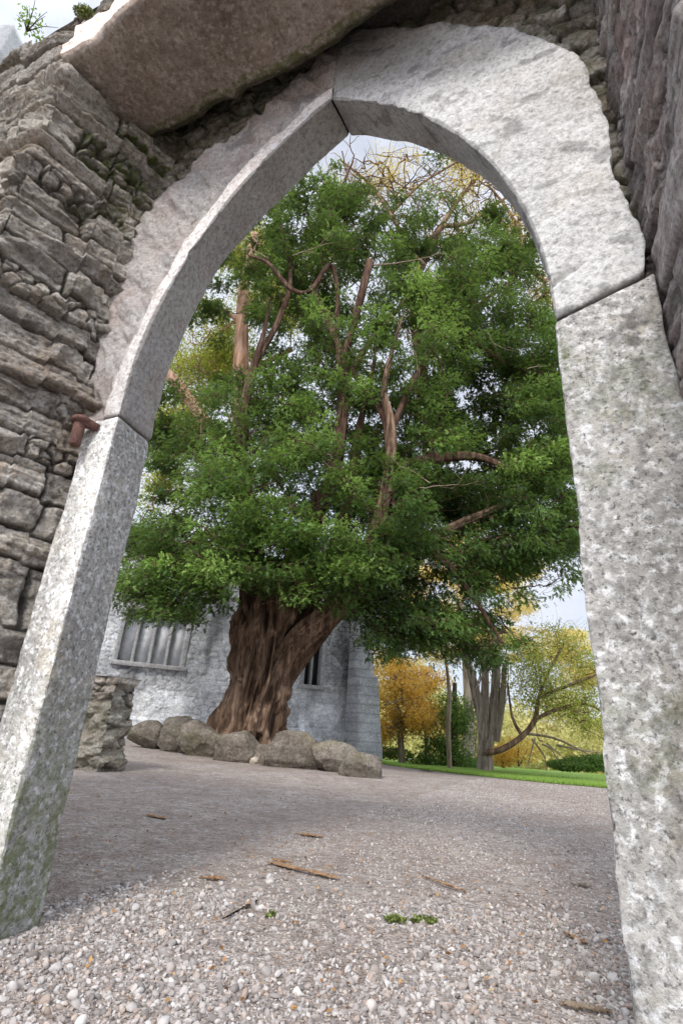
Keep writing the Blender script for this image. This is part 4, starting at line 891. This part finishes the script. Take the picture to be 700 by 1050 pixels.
# ------------------------------------------------------------------ other trees
def tree(name, label, base, trunk_pts, crowns, mat, bmat, nleaf, lsize, group=None, flute=.12, wig=.3, twig_r=.03, extra=None):
    """trunk_pts: list of limbs [(px,py,Y,w)...]; crowns: (px,py,Y,rx_m,rz_m,count)"""
    t = thing(name, base, label, 'tree', group); sk = []; ms = []
    for q, lp in enumerate(trunk_pts): m, C = limb(lp, 16, 40, flute, q * 7 + len(label)); ms.append(m); sk.append(C)
    sk = np.concatenate(sk); V, F = tubes(ms); mesh_np('trunk', V, F, bmat, t)
    br = []; LP = []
    for (px, py, Y, rx, rz, cnt) in crowns:
        C = at(px, py, Y)
        for q in range(cnt):
            d = rng.normal(size=3); d /= np.linalg.norm(d); P = C + d * rng.random() ** .5 * np.array([rx, rx, rz]); j = int(np.argmin((np.linalg.norm(sk - P, axis=1) + np.maximum(0, sk[:, 2] - P[2]) * .6) * (1 + .6 * rng.random(len(sk))))); Q = sk[j]
            Cc = curve([Q, (Q + P) / 2 + rng.normal(0, wig, 3), P], 8); Cc[1:-1] += rng.normal(0, wig * .15, (6, 3)); br.append(tube(Cc, np.linspace(twig_r, twig_r * .25, 8), 4, caps=False)); sk = np.concatenate([sk, Cc[3:-1:2]])
            for _ in range(3):
                e_ = P + rng.normal(0, .45, 3); br.append(tube(curve([P, (P + e_) / 2 + rng.normal(0, .08, 3), e_], 5), np.linspace(twig_r * .35, twig_r * .12, 5), 3, caps=False))
            nq = int(nleaf * rng.uniform(.5, 1.4)); dd = rng.normal(size=(nq, 3)); dd /= np.linalg.norm(dd, axis=1, keepdims=True); LP.append(P + dd * (rng.random(nq) ** .5)[:, None] * np.array([.62, .62, .36]) * rng.uniform(.7, 1.3))
    if extra: br += extra
    V, F = tubes(br); mesh_np('branches', V, F, bmat, t)
    V, F, c = leafquads(np.concatenate(LP), lsize); mesh_np('crown', V, F, mat, t, c, smooth_=False)
    return t
# tree behind the yew on the left: sunlit tan trunk, yellow-green leaves
tree('pine_tree', 'tall tree with sunlit tan trunk and yellow green leaves left behind the yew', at(250, 760, 14), [
    [(246, 470, 13.5, 22), (247, 400, 13.5, 20), (248, 340, 13.5, 19), (251, 290, 13.5, 16), (262, 240, 13.5, 10)],
    [(225, 455, 13.6, 17), (205, 425, 13.4, 16), (188, 402, 13.2, 15), (165, 375, 13., 13)],
    [(250, 385, 13.5, 9), (275, 370, 13.3, 8), (300, 358, 13.1, 6)], [(247, 330, 13.5, 7), (215, 310, 13.8, 5), (190, 300, 14, 4)]],
    [(215, 370, 15.0, 1.7, 1.8, 90), (180, 440, 14.8, 1.0, 1.2, 34), (290, 300, 15, 1.7, 1.4, 50), (250, 260, 14.9, 1.3, 1., 36), (165, 500, 14.8, .7, .8, 12)], M_ygreen, M_tanbark, 300, .08)
# bare-looking tree behind the top of the yew: twisting brown boughs with sparse golden leaves
tp = [[(440, 420, 12.6, 16), (425, 330, 12.8, 13), (430, 270, 13, 10), (452, 232, 13, 9), (470, 205, 13, 6), (495, 175, 13, 4)],
      [(452, 232, 13, 7), (480, 228, 12.8, 6), (515, 205, 12.6, 4), (540, 190, 12.5, 3)], [(430, 270, 13, 7), (400, 220, 13, 6), (380, 190, 13, 5), (350, 165, 13, 3)],
      [(520, 300, 12.6, 8), (535, 250, 12.6, 6), (520, 215, 12.6, 5), (500, 190, 12.6, 3)], [(560, 290, 12.4, 6), (530, 270, 12.3, 6), (490, 262, 12.2, 5), (455, 280, 12.2, 4)], [(400, 220, 13, 5), (430, 190, 13, 4), (470, 165, 13, 3)]]
ex = []
for q in range(190): crooked(at(rng.uniform(350, 560), rng.uniform(150, 300), rng.uniform(12.2, 14)), rng.normal(size=3), rng.uniform(.8, 1.9), rng.uniform(.012, .028), 1, ex, 8, .45)
tree('beech_tree', 'tree with twisting bare brown boughs and sparse golden leaves behind the top of the yew', at(440, 780, 13), tp,
     [(400, 190, 13.3, 1.3, .9, 24), (470, 210, 13.3, 1.4, 1., 32), (530, 240, 13., 1., 1.1, 24), (350, 200, 13.5, 1., .8, 14), (480, 160, 13, 1.2, .6, 20), (560, 300, 13, .6, 1., 18), (350, 260, 13.6, 1., 1., 20), (450, 330, 13.8, 1.6, 1.2, 30)], M_goldgreen, M_midbark, 120, .065, extra=ex)
# park trees beyond the lawn
def gy(px, py): P = edge_pt(px, py); return P
tree('golden_beech', 'tall golden autumn tree rising behind the right side of the yew', at(470, 785, 27), [[(478, 792, 27, 14), (480, 740, 27, 12), (478, 680, 27, 10), (470, 600, 27, 7)]],
     [(440, 640, 27, 2.6, 2., 50), (490, 570, 27, 2.6, 2.2, 50), (400, 690, 26, 2., 1.5, 20), (530, 600, 27, 1.6, 2.2, 34), (500, 660, 27, 2.2, 1.2, 40), (565, 660, 27, 2., 1.0, 34), (600, 690, 27, 1.6, .9, 24), (430, 590, 28, 2, 1.5, 20)], M_goldsoft, M_greybark, 300, .1)
tree('orange_maple', 'low orange leaved tree right beside the abbey buttress', at(415, 780, 21), [[(412, 784, 21, 7), (410, 750, 21, 6), (405, 710, 21, 5)], [(436, 786, 22, 4), (437, 750, 22, 4), (432, 715, 22, 3)]],
     [(405, 700, 21, 1.2, 1.2, 30), (430, 735, 20.5, 1.1, .8, 22), (395, 745, 21.5, .9, .8, 16), (440, 700, 22, .8, .7, 10)], M_orange, M_greybark, 230, .1)
tree('dark_shrub_tree', 'dense dark green evergreen between the orange and the ivied tree', at(462, 788, 20), [[(466, 790, 20, 7), (466, 740, 20, 6), (466, 700, 20, 4)]], [(468, 740, 20, .55, 1.3, 18), (464, 775, 20, .6, .4, 8), (450, 765, 21, .7, .6, 8)], M_green, M_darkbark, 300, .08, twig_r=.012)
tree('birch_tree', 'thin pale trunked tree standing before the dark evergreen', at(460, 790, 17), [[(461, 789, 17, 5), (459, 750, 17, 5), (460, 710, 17, 4), (456, 670, 17, 3)]], [(455, 680, 17, .5, .4, 4)], M_gold, M_twig, 60, .08, twig_r=.01)
tree('ivied_tree', 'old bare grey trunk with tangled upright shoots beyond the lawn', at(495, 787, 15.5), [
    [(497, 789, 15.5, 17), (496, 765, 15.5, 13), (494, 740, 15.5, 12), (486, 705, 15.5, 10), (478, 670, 15.5, 6), (474, 640, 15.5, 4)], [(500, 765, 15.5, 10), (505, 730, 15.5, 9), (508, 690, 15.5, 9), (506, 650, 15.5, 6)],
    [(495, 745, 15.5, 10), (497, 700, 15.5, 8), (496, 655, 15.5, 5)], [(508, 760, 15.5, 8), (514, 720, 15.4, 7), (517, 680, 15.4, 5)]], [(500, 670, 15.6, .6, .5, 8), (520, 700, 15.6, .4, .5, 4)], M_fargreen, M_greybark, 60, .07, twig_r=.014, wig=.2,
    extra=[tube(curve([at(498 + rng.normal(0, 8), 775, 15.3), at(498 + rng.normal(0, 12), 725, 15.2), at(498 + rng.normal(0, 16), 672, 15.3)], 8), [.013] * 7 + [.004], 4, caps=False) for _ in range(15)])
tree('leaning_oak', 'leaning tree with mossy curved limb and green yellow leaves at the right', at(505, 787, 15), [
    [(498, 772, 15.2, 6), (515, 768, 15, 6), (535, 755, 14.8, 6), (548, 738, 14.7, 5.5), (552, 715, 14.6, 4), (562, 690, 14.6, 3), (575, 665, 14.6, 3)], [(548, 738, 14.7, 4), (570, 728, 14.5, 4), (600, 722, 14.4, 3), (625, 735, 14.4, 2)],
    [(552, 715, 14.6, 4), (590, 700, 14.4, 3), (615, 690, 14.4, 2)], [(535, 755, 14.8, 4), (525, 735, 14.8, 3), (520, 700, 14.8, 2)]],
    [(555, 690, 14.6, .9, .7, 26), (590, 720, 14.5, .9, .6, 22), (545, 715, 14.7, .8, .4, 12), (600, 680, 14.6, .7, .5, 12), (575, 655, 14.7, .7, .45, 12), (535, 670, 14.8, .5, .5, 8), (610, 745, 14.5, .5, .3, 6)], M_ygreen, M_midbark, 130, .06, twig_r=.012, wig=.15)
# fallen pale boughs
fb = thing('fallen_bough', at(580, 780, 16), 'pale bare fallen boughs lying beyond the lawn', 'fallen branch'); lst = []
for a, b, r in (((538, 752), (612, 778), .045), ((545, 758), (560, 790), .03), ((555, 763), (575, 788), .03), ((548, 757), (540, 788), .022), ((570, 764), (618, 772), .03), ((560, 762), (590, 786), .022), ((556, 760), (548, 740), .02)):
    P, Q = at(a[0], a[1], 16.2), at(b[0], b[1], 16.0); lst.append(tube(curve([P, (P + Q) / 2 + rng.normal(0, .1, 3), Q], 10), np.linspace(r, r * .4, 10), 6))
V, F = tubes(lst); mesh_np('bough', V, F, M_twig, fb)
# bushes
def bush(label, spots, mat, ls, n):
    t = thing('bush', at(*spots[0][:3]), label, 'bush', ); ps = []; st_ = []
    for px, py, Y, rx, rz in spots:
        C = at(px, py, Y); ps.append(leaves(n, C, (rx, rx, rz), ls)); 
        for q in range(8): e_ = C + rng.normal(0, .5, 3) * np.array([rx, rx, rz]); st_.append(tube([C - np.array([0, 0, rz]), (C + e_) / 2, e_], [.012, .008, .004], 3, caps=False))
        V, F = tubes(st_); mesh_np('stems', V, F, M_darkbark, t); st_ = []
    V, F, c = join(ps); mesh_np('foliage', V, F, mat, t, c, smooth_=False)
bush('low dark green bush at the right edge of the lawn', [(600, 783, 15.3, .7, .2), (580, 785, 15.2, .5, .14), (620, 782, 15.2, .6, .22)], M_green, .06, 2600)
bush('rusty orange bush behind the ivied trunk', [(530, 770, 18, .8, .45), (515, 775, 18, .5, .35)], M_orange, .07, 1500)
bush('mixed green undergrowth under the orange tree', [(400, 772, 22, .9, .25), (440, 780, 21.5, 1., .25), (480, 783, 21, .8, .25)], M_green, .08, 1800)
# far-off wood
LPs = []
for q in range(520):
    a = rng.uniform(-R(12), R(42)); rr = rng.uniform(48, 75); top = 4.8 + 2.4 * float(fbm(np.array([[a * 14, 0, 0]]), 1, 3, 5)[0]) - (2.2 if a > R(24) else 0) - (rr < 58) * 2; C = np.array([math.sin(a) * rr, math.cos(a) * rr, rng.uniform(-1.8, max(1, top))])
    d = rng.normal(size=(150, 3)); d /= np.linalg.norm(d, axis=1, keepdims=True); LPs.append(C + d * (rng.random(150) ** .5)[:, None] * np.array([1.8, 1.8, 1.1]))
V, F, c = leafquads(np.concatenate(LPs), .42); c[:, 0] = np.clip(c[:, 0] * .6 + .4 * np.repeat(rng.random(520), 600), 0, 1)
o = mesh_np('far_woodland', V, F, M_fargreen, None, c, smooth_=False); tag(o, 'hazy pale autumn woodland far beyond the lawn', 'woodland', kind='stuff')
# pale rocks at the lawn's back edge
for px, py, w_, lab in ((398, 777, .32, 'pale low rock left at the back edge of the lawn'), (420, 779, .42, 'larger pale grey rock on the lawn before the orange tree')):
    b = edge_pt(px, py); v, f = ico(3); V = v * (1 + .22 * fbm(v, 1.4, 3, px))[:, None] * np.array([w_, w_ * .6, w_ * .36]) + b; c = np.zeros(V.shape); c[:, 0] = .8
    o = mesh_np('rock', V, f, M_abbey, None, c); tag(o, lab, 'rock')

# ------------------------------------------------------------------ small things on the ground
def gpt(px, py): return edge_pt(px, py) if py < 830 else (np.array([0, 0, H]) + ray(px, py) * (H / -ray(px, py)[2]))
def chip(pxa, pya, pxb, pyb, w, label, name='bark_chip', mat=M_wood, h=.0045, cat='wood chip'):
    A, B = gpt(pxa, pya), gpt(pxb, pyb); A[2] = B[2] = 0; A[2] = terrain(A[:1], A[1:2])[0]; B[2] = terrain(B[:1], B[1:2])[0]
    d = B - A; L = np.linalg.norm(d); d /= L; sd = np.cross(d, [0, 0, 1]); n = 26; t = np.linspace(0, 1, n); th = np.linspace(0, 2 * np.pi, 10, endpoint=False)
    prof_ = np.sin(np.pi * np.clip(t, .02, .98)) ** .45; sp = fbm(np.stack([t * 5, t * 0, t * 0 + L], -1), 1.5, 3, int(pxa)) * .6
    C = A + d * (t * L)[:, None] + sd * (sp * w * .9)[:, None] + np.array([0, 0, 1]) * (h * .8 + .006 + .3 * h * np.sin(t * 3))[:, None]
    rr = prof_ * (1 + .5 * fbm(np.stack([t * 9, t * 0, t * 0], -1), 1, 2, int(pya)))
    V = C[:, None] + sd * (np.cos(th)[None, :, None] * (rr * w)[:, None, None]) + np.array([0, 0, 1]) * (np.sin(th)[None, :, None] * (rr * h)[:, None, None])
    V = V.reshape(-1, 3); V = V + .0015 * rng.normal(size=V.shape)
    i = np.arange(n - 1)[:, None]; j = np.arange(10)[None]; F = np.stack([i * 10 + j, i * 10 + (j + 1) % 10, (i + 1) * 10 + (j + 1) % 10, (i + 1) * 10 + j], -1).reshape(-1, 4)
    o = mesh_np(name, V, F, mat, None, smooth_=False); tag(o, label, cat); return o
chip(274, 887, 347, 904, .02, 'long orange splinter of bark lying mid path')
chip(278, 884, 300, 887, .007, 'short pale sliver beside the long orange splinter')
chip(204, 903, 232, 904, .009, 'pale wood chip left of the orange splinter')
chip(303, 855, 332, 859, .02, 'broken brown bark piece nearest the boulders')
chip(150, 836, 170, 840, .018, 'rusty bark flake near the ruined wall stub')
chip(579, 964, 602, 975, .008, 'tan wood chip near the right jamb')
chip(432, 902, 478, 920, .006, 'thin brown stick right of centre on the path', 'twig', M_wood, .004, 'stick')
chip(574, 1037, 628, 1049, .006, 'pale stick at the foot of the right jamb', 'twig', M_twig, .006, 'stick')
chip(228, 945, 264, 927, .0035, 'thin curved twig on the pale gravel left of centre', 'twig', M_darkbark, .0028, 'stick')
chip(585, 908, 607, 912, .014, 'mossy dark flake at the right of the path', 'bark_chip', M_greybark)
chip(430, 790, 444, 792, .04, 'dark bark lying where the gravel meets the lawn', 'bark_chip', M_darkbark)
for px, py, rx, n_, lab in ((405, 948, .04, 260, 'left tuft of green moss in the gravel'), (434, 949, .05, 300, 'right tuft of green moss in the gravel'), (277, 941, .018, 60, 'tiny green weed in the gravel')):
    P = gpt(px, py); P[2] = terrain(P[:1], P[1:2])[0] + .008; V, F, c = leaves(n_, P, (rx, rx * .7, .012), .014); o = mesh_np('moss_tuft', V, F, M_mossg, None, c); tag(o, lab, 'moss')
n = 4200; r_q = rng.uniform(1.5, 12, n); a = rng.uniform(-R(38), R(32), n); x = r_q * np.sin(a); y = r_q * np.cos(a); P = np.stack([x, y, terrain(x, y) + .012], -1)
M3 = rotmats(n, .25); s = rng.uniform(.006, .02, n); q = np.array([(-.5, 0, 0), (0, -.28, .1), (.5, 0, 0), (0, .28, .1)]); V = np.einsum('nij,nvj->nvi', M3, q[None] * s[:, None, None]) + P[:, None]
c = np.zeros((n, 4, 3)); c[:, :, 0] = rng.random(n)[:, None]
o = mesh_np('fallen_leaves', V.reshape(-1, 3), np.arange(4 * n).reshape(-1, 4), M_deadleaf, None, c.reshape(-1, 3)); tag(o, 'tiny brown and orange leaf litter over the gravel', 'leaves', kind='stuff')

# ------------------------------------------------------------------ light
SAZ, SEL = R(-160), R(43)                                # azimuth from +Y, to the left; elevation
sd = Vector((math.sin(SAZ) * math.cos(SEL), math.cos(SAZ) * math.cos(SEL), math.sin(SEL)))
sl = bpy.data.lights.new('sun', 'SUN'); sl.energy = 3.1; sl.angle = R(13); sl.color = (1, .95, .87)
so = bpy.data.objects.new('sun', sl); COL.objects.link(so); so.rotation_euler = sd.to_track_quat('Z', 'Y').to_euler()
w = bpy.data.worlds.new('World'); S.world = w; w.use_nodes = True; t = w.node_tree; t.nodes.clear()
sky = t.nodes.new('ShaderNodeTexSky'); sky.sky_type = 'NISHITA'; sky.sun_disc = False; sky.sun_elevation = SEL; sky.sun_rotation = SAZ
tc = t.nodes.new('ShaderNodeTexCoord'); no = t.nodes.new('ShaderNodeTexNoise'); no.inputs['Scale'].default_value = 2.2; no.inputs['Detail'].default_value = 7; no.inputs['Roughness'].default_value = .6
t.links.new(tc.outputs['Generated'], no.inputs['Vector'])
rp = t.nodes.new('ShaderNodeValToRGB'); rp.color_ramp.elements[0].position = .33; rp.color_ramp.elements[0].color = (.35, .35, .35, 1); rp.color_ramp.elements[1].position = .55
t.links.new(no.outputs[0], rp.inputs[0])
mx = t.nodes.new('ShaderNodeMix'); mx.data_type = 'RGBA'; 
sx = t.nodes.new('ShaderNodeSeparateXYZ'); t.links.new(tc.outputs['Generated'], sx.inputs[0])
mr = t.nodes.new('ShaderNodeMapRange'); mr.inputs['From Min'].default_value = .6; mr.inputs['From Max'].default_value = -.5; mr.inputs['To Min'].default_value = .74; mr.inputs['To Max'].default_value = 1.75; t.links.new(sx.outputs['Y'], mr.inputs['Value'])
cm = t.nodes.new('ShaderNodeMix'); cm.data_type = 'RGBA'; cm.blend_type = 'MULTIPLY'; cm.inputs[0].default_value = 1; cm.inputs[6].default_value = (8.6, 9.1, 10.3, 1); t.links.new(mr.outputs[0], cm.inputs[7]); t.links.new(cm.outputs[2], mx.inputs[7])
t.links.new(rp.outputs[0], mx.inputs[0]); t.links.new(sky.outputs[0], mx.inputs[6])
bg = t.nodes.new('ShaderNodeBackground'); bg.inputs[1].default_value = .135; t.links.new(mx.outputs[2], bg.inputs[0])
wo = t.nodes.new('ShaderNodeOutputWorld'); t.links.new(bg.outputs[0], wo.inputs[0])
S.view_settings.view_transform = 'Standard'; S.view_settings.look = 'None'; S.view_settings.exposure = 0; S.view_settings.gamma = 1
S.render.engine = 'CYCLES'; S.cycles.max_bounces = 6; S.cycles.diffuse_bounces = 3; S.cycles.use_denoising = True
